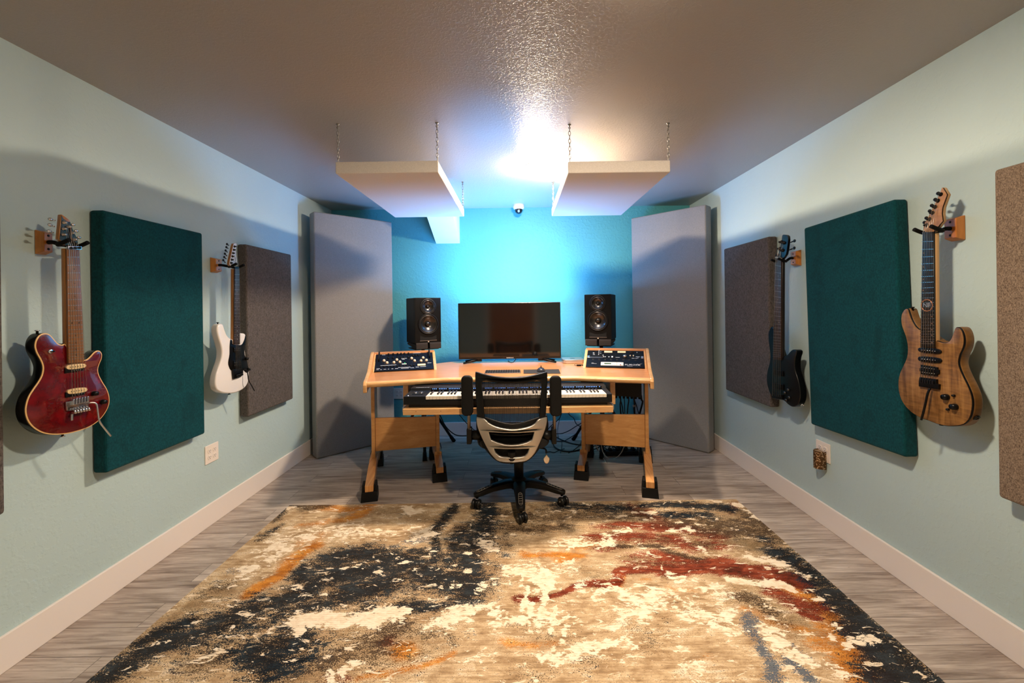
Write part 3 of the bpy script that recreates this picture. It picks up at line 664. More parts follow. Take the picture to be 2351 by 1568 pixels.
MB().plate([[(p.x+.025*cos(a), 3.98+.025*sin(a)) for a in [2*pi*i/20 for i in range(20)]]], .0004, lambda a, b, d: (a, b, ZT+.0362)).build('emblem', P('dark_grey_mark', (60, 64, 68), .3), mc)
q = onZ(1329, 839, ZT+.006); ga = thing('small_adapter', 'small dark cable adapter on the desk in front of the silver box', 'adapter', (q.x, q.y, ZT))
MB().cbox((q.x, q.y, ZT+.008), (.040, .016, .014)).build('plug_body', M_blkp, ga, bev=.003)
MB().cbox((q.x-.026, q.y, ZT+.008), (.014, .010, .007)).build('plug_tip', M_steel, ga)
MB().tube(cr([(q.x+.02, q.y, ZT+.008), (q.x+.05, q.y+.02, ZT+.004), (q.x+.03, q.y+.05, ZT+.004), (q.x-.02, q.y+.04, ZT+.004), (q.x-.03, q.y+.06, ZT+.004)], 6, False), .003, 6).build('cord', M_rubber, ga)

# ------------------------------------------------------------------ piano keyboard on the shelf
kx0, kx1 = DC-.703, DC+.700; KY = 2.822; kz = .704
pk = thing('piano_keyboard', 'long black piano keyboard with blue key lights on the pull-out shelf', 'piano keyboard', (DC, 3.0, kz))
b = MB(); b.prism([(KY, kz+.018), (KY+.004, kz+.072), (KY+.19, kz+.076), (KY+.20, kz+.092), (KY+.36, kz+.094), (KY+.365, kz+.018)], lambda a, z, x: (x, a, z), kx0, kx0+.148)
b.prism([(KY, kz+.018), (KY+.004, kz+.072), (KY+.19, kz+.076), (KY+.20, kz+.092), (KY+.36, kz+.094), (KY+.365, kz+.018)], lambda a, z, x: (x, a, z), kx1-.033, kx1)
b.box((kx0+.148, KY, kz+.018), (kx1-.033, KY+.365, kz+.044)); b.box((kx0+.148, KY+.192, kz+.044), (kx1-.033, KY+.365, kz+.092)); b.box((kx0+.03, KY+.02, kz-.004), (kx1-.03, KY+.35, kz+.018))
b.build('case', P('black_keyboard_case', (10, 10, 13), .42, spec=.35), pk, bev=.002)
M_ivory = P('white_key', (238, 228, 212), .25); M_ebony = P('black_key', (10, 10, 12), .3)
x = kx0+.150; nW = 52; wd = (kx1-.035-x)/nW; note = 0; blackset = {0, 2, 3, 5, 6}   # A=0 B=1 C=2 D=3 E=4 F=5 G=6
wm = MB().box((x, KY+.006, kz+.050), (x+wd-.0011, KY+.156, kz+.072)).build('white_key', M_ivory, pk, (x, KY+.006, kz+.050), bev=.0008)
bm2 = None; lights = []
for i in range(nW):
    if i:
        o = wm.copy(); C.objects.link(o); o.location = Vector((x+i*wd, KY+.006, kz+.050)) - ORG[pk.name]
    lights.append((x+(i+.5)*wd, 0))
    if i % 7 in blackset and i < nW-1:
        q = Vector((x+(i+1)*wd-.0055, KY+.056, kz+.068))
        if bm2 is None: bm2 = MB().prism([(0, 0), (.006, .0125), (.1, .0125), (.1, 0)], lambda a, z, k_: (q.x+k_, q.y+a, q.z+z), 0, .011).build('black_key', M_ebony, pk, q, bev=.001)
        else:
            o = bm2.copy(); C.objects.link(o); o.location = q - ORG[pk.name]
        lights.append((q.x+.0055, 1))
lt = MB()
for lx_, kk in lights: lt.box((lx_-.0015, KY+.1905, kz+.0835), (lx_+.0015, KY+.1945, kz+.0895))
lt.build('key_lights', emat('blue_key_led', (100, 150, 255), 4.0), pk)
MB().box((kx0+.04, KY+.07, kz+.074), (kx0+.115, KY+.145, kz+.0765)).build('wheel_recess', P('recess_black', (8, 8, 10), .5), pk)
for xx in (.056, .096): MB().lathe([(.026, -.013), (.028, 0), (.026, .013)], (kx0+xx, KY+.108, kz+.058), (1, 0, 0), 22).build('pitch_wheel', P('grey_wheel', (52, 50, 52), .35), pk)
MB().text('KOMPLETE', .020, lambda a, b_, d: Vector((kx0+.085+a, KY+.205+b_, kz+.0945+d))).build('maker_lettering', M_ink, pk)
MB().ball((kx0+.026, KY+.03, kz+.073), .003, 8).build('indicator_light', emat('white_led', (240, 240, 255), 4.0), pk)
# ------------------------------------------------------------------ guitars on the side walls
M_chrome = P('chrome', (215, 215, 218), .16, 1)
M_nickel = P('nickel_string', (176, 172, 166), .3, 1)
M_blkhw = P('black_hardware', (8, 8, 9), .35, .2, spec=.3)
M_hangwood = wood('orange_hanger_wood', (176, 104, 36), (204, 132, 56), (6, 6, 1), 6, .4)
def conv(pts, ox, oy, k, X):
    out = []
    for x, y in pts:
        p = onX(ox + x/k, oy + y/k, X); out.append((p.y, p.z))
    return out
class G:
    def __init__(s, name, label, X, sgn, ox, oy, k):
        s.X, s.s, s.o = X, sgn, (ox, oy, k); s.label = label; s.name = name
    def c(s, pts, o=None): return conv(pts, *(o or s.o), s.X)
    def f(s, a, b, d): return Vector((s.X + s.s*d, a, b))
    def fo(s, off): return lambda a, b, d: Vector((s.X + s.s*(d+off), a, b))
    def root(s, body):
        zs = min(p[1] for p in body); ys = sum(p[0] for p in body)/len(body)
        s.t = thing(s.name, s.label, 'guitar' if 'bass' not in s.name else 'bass guitar', (s.X, ys, zs)); return s.t
    def slab(s, name, loop, d0, d1, mat, bev=0.0, res=2, parent=None, autosm=50):
        return MB().plate([[(p[0], p[1]) for p in loop]], d1-d0, s.fo((d0+d1)/2), bev, res).build(name, mat, parent or s.t, autosm=autosm)
    def lath(s, name, prof, a, b, mat, n=18, parent=None):
        return MB().lathe([(r, h) for r, h in prof], s.f(a, b, 0), (s.s, 0, 0), n).build(name, mat, parent or s.t)
def lerp2(p, q, t): return (p[0]+(q[0]-p[0])*t, p[1]+(q[1]-p[1])*t)
def neck_set(g, nl, nr, hl, hr, m_board, m_neck, m_fret, nfret, ratio, heel=.03, dots=None, dotside=.5, m_dot=None):
    # nl,nr: nut ends; hl,hr: board ends (2D). board sits 4..11 mm proud of the body
    bd = g.slab('fingerboard', [nl, nr, hr, hl], .004, .011, m_board, .0012, 1)
    dn = Vector(nl)-Vector(hl); dn2 = Vector(nr)-Vector(hr)
    nk = g.slab('neck', [nl, nr, hr, hl], -.019, .0038, m_neck, .008, 3)
    fm = MB()
    tot = 1 - 2**(-nfret/12)
    for i in range(1, nfret+1):
        t = (1 - 2**(-i/12))/tot*ratio
        a, b = lerp2(nl, hl, t), lerp2(nr, hr, t)
        h = .0011; up = (Vector(nl)-Vector(hl)).normalized()*h
        fm.hexa([g.f(a[0]-up.x, a[1]-up.y, .0108), g.f(b[0]-up.x, b[1]-up.y, .0108), g.f(b[0]+up.x, b[1]+up.y, .0108), g.f(a[0]+up.x, a[1]+up.y, .0108)],
                [g.f(a[0]-up.x, a[1]-up.y, .0122), g.f(b[0]-up.x, b[1]-up.y, .0122), g.f(b[0]+up.x, b[1]+up.y, .0122), g.f(a[0]+up.x, a[1]+up.y, .0122)])
    fm.build('frets', m_fret, bd)
    if dots:
        for i in dots:
            t = ((1 - 2**(-i/12)) + (1 - 2**(-(i-1)/12)))/2/tot*ratio
            for sd in ((.25, .75) if i == 12 else (dotside if i < 12 or dotside == .5 else 1-dotside,)):
                p = lerp2(lerp2(nl, hl, t), lerp2(nr, hr, t), sd)
                MB().lathe([(.0030, .0105), (.0030, .0114), (0, .0114)], g.f(*p, 0), (g.s, 0, 0), 12).build('fret_marker', m_dot, bd)
    return bd
def strings(g, nl, nr, bl, br, n, posts, r=.0007, inset_=.12):
    for i in range(n):
        t = inset_ + (1-2*inset_)*i/(n-1); tb = .06+.88*i/(n-1)
        a, b = lerp2(nl, nr, t), lerp2(bl, br, tb)
        pt = [g.f(*b, .013), g.f(*a, .0135)]
        if posts: pt.append(g.f(*posts[i], .012))
        MB().tube(pt, r*(1.35-.12*i) if True else r, 5).build('string', M_nickel, g.t)
def hanger(X, sgn, blk, yn, zn, Xn, label, z_arm=None):
    # X wall plane; blk = (y0,y1,z0,z1) front face; yn,zn neck position; Xn neck plane
    y0, y1, z0, z1 = blk; yc = (y0+y1)/2; zc = (z0+z1)/2; F = lambda a, b, d: Vector((X+sgn*d, a, b))
    t = thing('guitar_hanger', label, 'guitar hanger', F(yc, z0, 0), 'wooden guitar hangers')
    e = .009
    MB().hexa([F(y0-e*.4, z0-.002, .001), F(y1+e*.4, z0-.002, .001), F(y1+e*.4, z1+.002, .001), F(y0-e*.4, z1+.002, .001)], [F(y0, z0+e, .036), F(y1, z0+e, .036), F(y1, z1-e, .036), F(y0, z1-e, .036)]).build('wood_block', M_hangwood, t, bev=.0025)
    for zz in (zc-.028, zc+.028): MB().lathe([(.005, .035), (.005, .0368), (0, .0368)], F(yc, zz, 0), (sgn, 0, 0), 10).build('screw', M_blkhw, t)
    dn = abs(Xn-X); pr = MB(); zy = zn
    pr.tube(cr([F(yc, zc, .034), F(yc, zc, .055), F(yn, zy-.004, dn-.040), F(yn, zy-.004, dn-.028)], 5, False), .0085, 10)
    pr.build('hanger_arm', M_rubber, t)
    for s_ in (-1, 1):
        pts = [F(yn, zy-.004, dn-.030), F(yn+s_*.020, zy-.008, dn-.028), F(yn+s_*.034, zy-.008, dn-.016), F(yn+s_*.037, zy-.002, dn+.006), F(yn+s_*.037, zy+.010, dn+.034)]
        MB().tube(cr(pts, 5, False), .0082, 10).build('fork_prong', M_rubber, t)
def knobs(g, pts, r, h, mat, o=None, name='control_knob'):
    for p in g.c(pts, o): g.lath(name, [(r, 0), (r*1.02, h*.3), (r*.86, h), (0, h)], *p, mat)
def bar(g, name, pts, r, mat, o=None, n=8):       # pts: (x,y,d)
    q = [g.f(*g.c([(x, y)], o)[0], d) for x, y, d in pts]
    return MB().tube(cr(q, 4, False) if len(q) > 2 else q, r, n).build(name, mat, g.t)

# ---- red guitar -------------------------------------------------------
g = G('electric_guitar', 'dark red electric guitar with cream binding on an orange wood hanger', -1.862, 1, 20, 740, 5.6)
bod = g.c([(740, 285), (690, 285), (640, 270), (590, 215), (545, 165), (500, 140), (440, 140), (385, 172), (345, 240), (335, 320), (360, 400), (400, 470), (430, 540), (438, 600), (422, 680), (380, 760), (310, 860), (250, 960), (215, 1080), (215, 1180), (250, 1280), (320, 1360), (420, 1420), (530, 1445), (650, 1447), (780, 1432), (920, 1395), (1050, 1345), (1170, 1260), (1250, 1160), (1295, 1060), (1300, 960), (1270, 860), (1210, 760), (1165, 670), (1155, 600), (1175, 530), (1200, 470), (1205, 410), (1180, 368), (1140, 360), (1095, 385), (1050, 435), (1000, 475), (935, 480), (840, 470)])
bod = [tuple(p[:2]) for p in cr([(a, b, 0) for a, b in bod], 3)]
g.root(bod)
g.slab('body', bod, -.040, -.004, P('black_lacquer', (5, 5, 5), .18, coat=.2, spec=.3), .004, 3)
g.slab('binding', inset(bod, .0008), -.0042, -.0006, P('cream_binding', (222, 178, 118), .35, coat=.4), .0012, 2)
m = Mt('cherry_red_flame'); v = m.coord((1, 1, 1)); wv = m.n('ShaderNodeTexWave', {'Vector': v, 'Scale': 9.0, 'Distortion': 9.0, 'Detail': 3, 'Detail Scale': 1.6})
nz_ = m.noise(m.coord((1, 1, 2.4)), 11, 4, .6, 1.2)
f_ = m.math('ADD', m.math('MULTIPLY', wv.outputs[1], .4), m.math('MULTIPLY', nz_.outputs[0], .6))
m.bsdf(Base_Color=m.ramp(f_, [(.25, lin((80, 2, 8))), (.55, lin((98, 3, 10))), (.85, lin((118, 7, 14)))]).outputs[0], Roughness=.22, Coat_Weight=1.0, Coat_Roughness=.03)
g.slab('flame_top', inset(bod, .0055), -.003, .0008, m.m, .0006, 1)
M_rosem = wood('birdseye_maple', (108, 68, 36), (150, 100, 58), (4, 4, .6), 8, .35, .2)
M_mapl = wood('amber_maple_neck', (150, 94, 42), (182, 126, 66), (4, 4, .5), 6, .3, .4)
M_dotb = P('dark_dot', (30, 20, 16), .5)
H1 = (0, 400, 2.377)
nl, nr, hl, hr = g.c([(352, 405), (421, 405), (361, 1032), (446, 1026)], H1)
neck_set(g, nl, nr, hl, hr, M_rosem, M_mapl, M_nickel, 22, .965, dots=(3, 5, 7, 9, 12, 15, 17, 19, 21), m_dot=M_dotb)
H7 = (60, 480, 11.2)
hs = g.c([(1010, 930), (930, 850), (845, 770), (860, 600), (882, 400), (905, 150), (930, 140), (1040, 215), (1140, 296), (1158, 400), (1200, 510), (1300, 730), (1340, 850), (1310, 940)], H7)
g.slab('headstock', hs, -.016, -.001, M_mapl, .002, 2)
g.slab('headstock_face', g.c([(1010, 926), (930, 850), (862, 770), (876, 600), (896, 400), (912, 165), (960, 250), (1020, 300), (1090, 330), (1130, 325), (1148, 400), (1190, 510), (1290, 730), (1328, 850), (1300, 932)], H7), -.001, .0008, P('black_gloss', (10, 10, 10), .15, coat=.6), 0)
posts = g.c([(950, 655), (955, 505), (965, 345), (1080, 450), (1165, 610), (1230, 780)], H7)
for p in posts: g.lath('tuner_post', [(.0075, .0), (.0075, .003), (.0042, .004), (.0042, .013), (0, .013)], *p, M_chrome, 14)
for (x, y), (bx, by) in zip([(800, 290), (785, 450), (760, 605), (1180, 450), (1260, 610), (1330, 780)], [(680, 260), (668, 405), (650, 565), (1260, 400), (1340, 560), (1410, 730)]):
    a, b = g.c([(x, y), (bx, by)], H7)
    MB().tube([g.f(*a, -.009), g.f(*lerp2(a, b, .45), -.009)], .0026, 8).ball(g.f(*b, -.009), (.005, .009, .0065), 10).build('tuner_button', M_chrome, g.t)
a, b = g.c([(1150, 858), (1110, 455)], H7); MB().tube([g.f(*a, .004), g.f(*b, .004)], .0022, 6).build('truss_cover_bar', P('warm_steel', (200, 170, 150), .3, 1), g.t)
nb = g.c([(1000, 1000), (1330, 1000)], H7); d_ = .007
g.slab('locking_nut', [(nb[0][0]-.002, nb[0][1]-.007), (nb[1][0]+.002, nb[1][1]-.007), (nb[1][0]+.002, nb[1][1]+.007), (nb[0][0]-.002, nb[0][1]+.007)], .004, .015, M_chrome, .001)
for i in range(3):
    p = lerp2(nb[0], nb[1], (i+.5)/3); g.lath('nut_clamp', [(.0052, .015), (.0052, .019), (0, .019)], *p, M_blkhw, 10)
M_creamb = P('cream_bobbin', (226, 196, 146), .4)
for cpts, bpts in (([(745, 560), (945, 538), (955, 575), (750, 600)], [(712, 590), (952, 565), (958, 612), (712, 655)]), ([(760, 872), (960, 845), (970, 885), (762, 915)], [(718, 905), (966, 878), (972, 920), (722, 968)])):
    pk_ = g.slab('pickup', inset(g.c(bpts), -.0005), .0, .006, M_blkhw, .001)
    g.slab('cream_coil', [tuple(p[:2]) for p in cr([(a, b, 0) for a, b in inset(g.c(cpts), -.0022)], 4)], .0, .008, M_creamb, .001, parent=pk_)
    q = g.c(cpts); pm = MB(); pm2 = MB(); qb = g.c(bpts)
    for i in range(6):
        t_ = (i+.6)/6.2
        p = lerp2(lerp2(q[0], q[3], .5), lerp2(q[1], q[2], .5), t_); pm.lathe([(.0018, .008), (.0018, .0086), (0, .0086)], g.f(*p, 0), (1, 0, 0), 8)
        p = lerp2(lerp2(qb[0], qb[3], .72), lerp2(qb[1], qb[2], .72), .3+.62*i/5); pm2.lathe([(.0018, .006), (.0018, .0072), (0, .0072)], g.f(*p, 0), (1, 0, 0), 8)
    pm.build('pole_pieces', M_dotb, pk_); pm2.build('pole_screws', M_chrome, pk_)
br_ = g.slab('bridge', g.c([(708, 1025), (995, 972), (1000, 1075), (985, 1120), (720, 1135)]), .003, .010, M_chrome, .001)
sd_ = MB(); sb = g.c([(765, 1030), (985, 985)])
for i in range(6):
    p = lerp2(sb[0], sb[1], (i+.5)/6); sd_.cbox(g.f(p[0], p[1], .013), (.012, .0075, .024))
sd_.build('saddles', M_chrome, br_, bev=.0015)
ft = MB(); fb = g.c([(770, 1140), (985, 1095)])
for i in range(6):
    p = lerp2(fb[0], fb[1], (i+.5)/6); ft.cyl(g.f(p[0], p[1]+.008, .014), g.f(p[0], p[1]-.012, .026), .0036, n=8)
ft.build('fine_tuners', M_chrome, br_)
q = g.c([(775, 1165), (990, 1120)]); MB().hexa([g.f(q[0][0], q[0][1]-.004, .010), g.f(q[1][0], q[1][1]-.004, .010), g.f(q[1][0], q[1][1]+.004, .010), g.f(q[0][0], q[0][1]+.004, .010)], [g.f(q[0][0], q[0][1]-.004, .020), g.f(q[1][0], q[1][1]-.004, .020), g.f(q[1][0], q[1][1]+.004, .022), g.f(q[0][0], q[0][1]+.004, .022)]).build('tuner_rail', M_chrome, br_)
bar(g, 'drop_lever', [(770, 1180, .014), (768, 1225, .014), (768, 1262, .014)], .0045, M_chrome)
bar(g, 'tremolo_arm', [(985, 1035, .016), (1050, 1045, .024), (1056, 1150, .030), (1060, 1270, .036), (1120, 1370, .040), (1188, 1465, .044)], .0034, P('satin_steel', (206, 202, 196), .3, 1))
knobs(g, [(1085, 915), (1195, 1022)], .0105, .018, M_blkhw)
p = g.c([(535, 373)])[0]; sw = g.lath('pickup_switch', [(.009, 0), (.009, .003), (.006, .005), (0, .005)], *p, M_chrome); g.lath('switch_tip', [(.0022, .004), (.0034, .017), (0, .018)], *p, M_blkhw, 10, sw)
for x, y, dz in ((425, 120, 1), (748, 1452, -1)):
    a = g.c([(x, y)])[0]; MB().lathe([(.004, -.008), (.004, .006), (.008, .007), (.008, .010), (0, .011)], g.f(a[0], a[1]-dz*.004, -.018), (0, 0, dz), 14).build('strap_button', M_chrome, g.t)
strings(g, nl, nr, *g.c([(765, 1020), (985, 980)]), 6, posts)
b0 = onX(100, 530, -1.953); b1 = onX(121, 578, -1.953)
pn = lerp2(nl, nr, .5); hanger(WL, 1, (b0.y, b1.y, onX(100, 582, -1.953).z, onX(100, 528, -1.953).z), pn[0], onX(162, 559, -1.862).z, -1.862, 'orange wood hanger holding the red guitar')

# ---- white guitar -------------------------------------------------------
g = G('electric_guitar', 'white electric guitar with black pickguard on an orange wood hanger', -1.858, 1, 440, 520, 3.267)
bod = g.c([(310, 845), (285, 833), (268, 815), (252, 778), (240, 738), (226, 730), (205, 736), (193, 770), (200, 820), (220, 885), (230, 940), (224, 1000), (204, 1060), (186, 1120), (180, 1180), (195, 1226), (240, 1249), (300, 1252), (350, 1241), (398, 1212), (425, 1170), (433, 1110), (426, 1050), (410, 985), (402, 920), (404, 860), (408, 822), (400, 803), (375, 800), (357, 806), (352, 845)])
bod = [tuple(p[:2]) for p in cr([(a, b, 0) for a, b in bod], 4)]
g.root(bod)
g.slab('body', bod, -.043, 0, P('white_gloss_lacquer', (236, 230, 226), .2, coat=.6), .010, 4)
pgd = g.c([(290, 848), (303, 858), (306, 882), (330, 888), (355, 889), (376, 884), (394, 850), (403, 815), (405, 850), (396, 910), (396, 960), (410, 1000), (422, 1050), (428, 1075), (421, 1094), (408, 1096), (390, 1080), (368, 1066), (330, 1075), (297, 1080), (280, 1055), (273, 1020), (283, 960), (284, 900)])
g.slab('pickguard', [tuple(p[:2]) for p in cr([(a, b, 0) for a, b in pgd], 3)], 0, .0022, P('black_pickguard', (6, 7, 8), .3, spec=.2), .0005, 1)
M_rose = wood('dark_rosewood', (34, 24, 22), (62, 44, 40), (5, 5, .5), 8, .4, 0)
nl, nr, hl, hr = g.c([(311, 318), (345, 318), (308, 884), (351, 884)])
neck_set(g, nl, nr, hl, hr, M_rose, M_mapl, M_nickel, 22, .965, dots=(3, 5, 7, 9, 12, 15, 17, 19, 21), m_dot=P('pearl_dot', (190, 190, 186), .35))
H9 = (505, 550, 20.9)
hs = g.c([(690, 1290), (540, 1290), (440, 1200), (470, 1000), (520, 780), (580, 500), (625, 300), (660, 190), (740, 175), (795, 200), (790, 400), (765, 560), (775, 760), (815, 950), (820, 1100), (800, 1160), (745, 1250)], H9)
g.slab('headstock', hs, -.016, 0, M_mapl, .0015, 2)
g.slab('headstock_face', inset(hs, .0006), 0, .0008, P('white_headstock', (226, 222, 226), .25, coat=.5), 0)
posts = g.c([(520, 1120), (555, 965), (585, 805), (617, 650), (655, 492), (685, 335)], H9)
for p in posts: g.lath('tuner_post', [(.0078, .0), (.0078, .003), (.0042, .004), (.0042, .013), (0, .013)], *p, M_blkhw, 14)
for (x, y), (bx, by), sz in zip([(340, 1110), (380, 930), (410, 790), (435, 610), (470, 430), (505, 280)], [(255, 990), (300, 840), (330, 680), (365, 525), (400, 365), (430, 220)], [0]*6):
    a, b = g.c([(x, y), (bx, by)], H9)
    MB().tube([g.f(*a, -.010), g.f(*lerp2(a, b, .5), -.012)], .003, 8).ball(g.f(*b, -.012), (.0045, .009, .008), 10).build('tuner_button', M_blkhw, g.t)
lt_ = g.c([(735, 1140), (735, 830)], H9); Lh = lt_[1][1]-lt_[0][1]; MB().text('Charvel', Lh*.36, lambda a, b, d: g.f(lt_[0][0]-b*.9, (lt_[0][1]+lt_[1][1])/2+a*.8, .0012+d)).build('headstock_lettering', M_blkhw, g.t)
nb = g.c([(640, 1345), (760, 1345)], H9)
g.slab('locking_nut', [(nb[0][0]-.004, nb[0][1]-.008), (nb[1][0]+.010, nb[1][1]-.008), (nb[1][0]+.010, nb[1][1]+.006), (nb[0][0]-.004, nb[0][1]+.006)], .004, .015, M_blkhw, .001)
for pts in ([(311, 908), (356, 904), (357, 938), (311, 942)], [(308, 1008), (361, 1003), (362, 1050), (308, 1056)]):
    pk_ = g.slab('pickup', g.c(pts), .002, .007, M_blkhw, .001); q = g.c(pts); pm = MB()
    for row in (.3, .7):
        for i in range(6):
            p = lerp2(lerp2(q[0], q[3], row), lerp2(q[1], q[2], row), (i+.6)/6.2); pm.lathe([(.0021, .007), (.0021, .0082), (0, .0082)], g.f(*p, 0), (1, 0, 0), 8)
    pm.build('pole_screws', M_chrome, pk_)
g.slab('bridge', g.c([(296, 1072), (372, 1066), (374, 1112), (352, 1130), (303, 1144)]), .002, .013, M_blkhw, .001)
ft = MB(); fb = g.c([(312, 1118), (362, 1100)])
for i in range(6):
    p = lerp2(fb[0], fb[1], (i+.5)/6); ft.cyl(g.f(p[0], p[1]+.008, .014), g.f(p[0], p[1]-.012, .024), .0036, n=8)
ft.build('fine_tuners', M_blkhw, g.t)
bar(g, 'tremolo_arm', [(368, 1070, .018), (384, 1076, .026), (387, 1120, .032), (388, 1156, .036), (406, 1195, .040), (423, 1234, .044)], .0034, M_blkhw)
knobs(g, [(404, 992), (418, 1072)], .0095, .018, M_blkhw)
for x, y, dz in ((219, 727, 1), (305, 1251, -1)):
    a = g.c([(x, y)])[0]; MB().lathe([(.004, -.008), (.004, .006), (.008, .007), (.008, .010), (0, .011)], g.f(a[0], a[1]-dz*.003, -.020), (0, 0, dz), 14).build('strap_button', M_blkhw, g.t)
strings(g, nl, nr, *g.c([(315, 1085), (362, 1080)]), 6, posts)
b0 = onX(496, 592, -1.953); b1 = onX(506, 624, -1.953); pn = lerp2(nl, nr, .5)
hanger(WL, 1, (b0.y-.004, b0.y+.052, onX(500, 625, -1.953).z, onX(500, 592, -1.953).z), pn[0], onX(535, 609.5, -1.858).z, -1.858, 'orange wood hanger holding the white guitar')

# ---- black bass -------------------------------------------------------
g = G('bass_guitar', 'black five-string bass guitar on an orange wood hanger', 1.755, -1, 1640, 500, 3.267)
bod = g.c([(462, 905), (452, 890), (447, 860), (441, 826), (425, 818), (408, 848), (403, 890), (409, 960), (418, 1030), (412, 1090), (396, 1150), (390, 1210), (402, 1280), (425, 1330), (456, 1360), (500, 1366), (526, 1376), (552, 1401), (582, 1418), (612, 1412), (632, 1385), (643, 1340), (640, 1280), (626, 1215), (606, 1150), (600, 1098), (604, 1050), (614, 1016), (613, 998), (600, 988), (582, 990), (564, 1006), (545, 1028), (520, 1036), (500, 1040)])
bod = [tuple(p[:2]) for p in cr([(a, b, 0) for a, b in bod], 4)]
g.root(bod); M_bass = P('black_satin_body', (7, 8, 10), .3, coat=.15, spec=.3)
g.slab('body', bod, -.044, 0, M_bass, .006, 4)
nl, nr, hl, hr = g.c([(470, 300), (513, 308), (451, 1062), (511, 1068)])
neck_set(g, nl, nr, hl, hr, M_rose, P('dark_neck', (24, 18, 16), .35), M_nickel, 24, .97, dots=(3, 5, 7, 9, 12, 15, 17, 19, 21, 24), m_dot=P('small_pearl_dot', (170, 170, 168), .35))
HB = (1770, 530, 15.68)
hs = g.c([(330, 1000), (225, 900), (260, 790), (330, 560), (380, 330), (405, 160), (440, 135), (560, 150), (610, 200), (620, 320), (600, 500), (575, 680), (540, 850), (470, 960), (420, 1020)], HB)
g.slab('headstock', hs, -.016, 0, M_bass, .002, 2)
posts = g.c([(375, 900), (300, 620), (400, 730), (365, 390), (470, 430)], HB)
posts = g.c([(270, 880), (325, 640), (385, 400), (480, 430), (425, 700)], HB)
for p in posts: g.lath('tuner_post', [(.011, .0), (.011, .004), (.006, .005), (.006, .018), (0, .018)], *p, M_blkhw, 14)
for (x, y), (bx, by) in zip([(640, 420), (600, 690), (370, 390), (300, 630), (235, 870)], [(790, 360), (780, 620), (325, 395), (262, 630), (205, 890)]):
    a, b = g.c([(x, y), (bx, by)], HB)
    MB().tube([g.f(*a, -.010), g.f(*lerp2(a, b, .6), -.010)], .0038, 8).ball(g.f(*b, -.010), (.004, .013, .010), 10).build('tuner_button', M_blkhw, g.t)
lt_ = g.c([(395, 670), (440, 515)], HB); Lh = hypot(lt_[1][1]-lt_[0][1], lt_[1][0]-lt_[0][0])
MB().text('Ibanez', Lh*.34, lambda a, b, d: g.f(lerp2(lt_[0], lt_[1], .5+a/Lh*.9)[0]+b*.9, lerp2(lt_[0], lt_[1], .5+a/Lh*.9)[1], .0010+d)).build('headstock_lettering', M_ink, g.t)
g.slab('nut', [lerp2(nl, nr, -.02), lerp2(nl, nr, 1.02), (lerp2(nl, nr, 1.02)[0], lerp2(nl, nr, 1.02)[1]+.006), (lerp2(nl, nr, -.02)[0], lerp2(nl, nr, -.02)[1]+.006)], .004, .013, P('bone_nut', (196, 190, 178), .4), .0006)
for pts in ([(452, 1140), (520, 1150), (520, 1190), (450, 1180)], [(446, 1240), (522, 1250), (522, 1292), (444, 1282)]): g.slab('pickup', g.c(pts), 0, .007, M_blkhw, .002)
g.slab('bridge', g.c([(440, 1318), (520, 1330), (520, 1362), (446, 1352)]), 0, .012, M_blkhw, .002)
knobs(g, [(562, 1290), (537, 1312), (569, 1348), (546, 1367)], .0095, .014, P('black_knob_chrome_rim', (70, 70, 72), .25, .9))
p = g.c([(634, 1408)])[0]; MB().lathe([(.012, 0), (.012, .002), (.006, .003), (.005, -.004)], g.f(p[0]-.004, p[1]+.004, -.020), (0, -.6, -.6), 16).build('jack_socket', M_chrome, g.t)
for x, y, dz in ((428, 822, 1), (520, 1374, -1)):
    a = g.c([(x, y)])[0]; MB().lathe([(.004, -.008), (.004, .004), (.007, .005), (.007, .008), (0, .009)], g.f(a[0], a[1]-dz*.004, -.020), (0, 0, dz), 14).build('strap_button', M_blkhw, g.t)
strings(g, nl, nr, *g.c([(447, 1335), (512, 1345)]), 5, posts, .0011)
b0 = onX(1819, 576, 1.839); b1 = onX(1827, 610, 1.839); pn = lerp2(nl, nr, .5)
hanger(WR, -1, (b1.y-.004, b1.y+.050, onX(1823, 610, 1.839).z, onX(1823, 575, 1.839).z), pn[0], onX(1797, 597, 1.755).z, 1.755, 'orange wood hanger holding the black bass')

# ---- natural wood guitar -------------------------------------------------
g = G('electric_guitar', 'natural walnut-brown wood electric guitar with black hardware on an orange wood hanger', 1.765, -1, 2050, 680, 4.9)
bod = g.c([(345, 384), (300, 373), (252, 332), (212, 262), (186, 190), (168, 142), (140, 140), (112, 170), (92, 222), (92, 300), (110, 370), (140, 450), (160, 540), (163, 620), (150, 700), (110, 790), (75, 870), (58, 960), (62, 1060), (90, 1160), (140, 1240), (210, 1310), (300, 1365), (400, 1402), (500, 1440), (600, 1462), (700, 1463), (780, 1450), (832, 1418), (870, 1360), (890, 1280), (895, 1190), (880, 1100), (840, 1000), (790, 900), (752, 810), (738, 740), (756, 660), (790, 580), (803, 500), (790, 420), (760, 362), (725, 345), (700, 356), (684, 392), (668, 440), (643, 490), (610, 515), (560, 518), (510, 502), (480, 490)])
bod = [tuple(p[:2]) for p in cr([(a, b, 0) for a, b in bod], 3)]
g.root(bod)
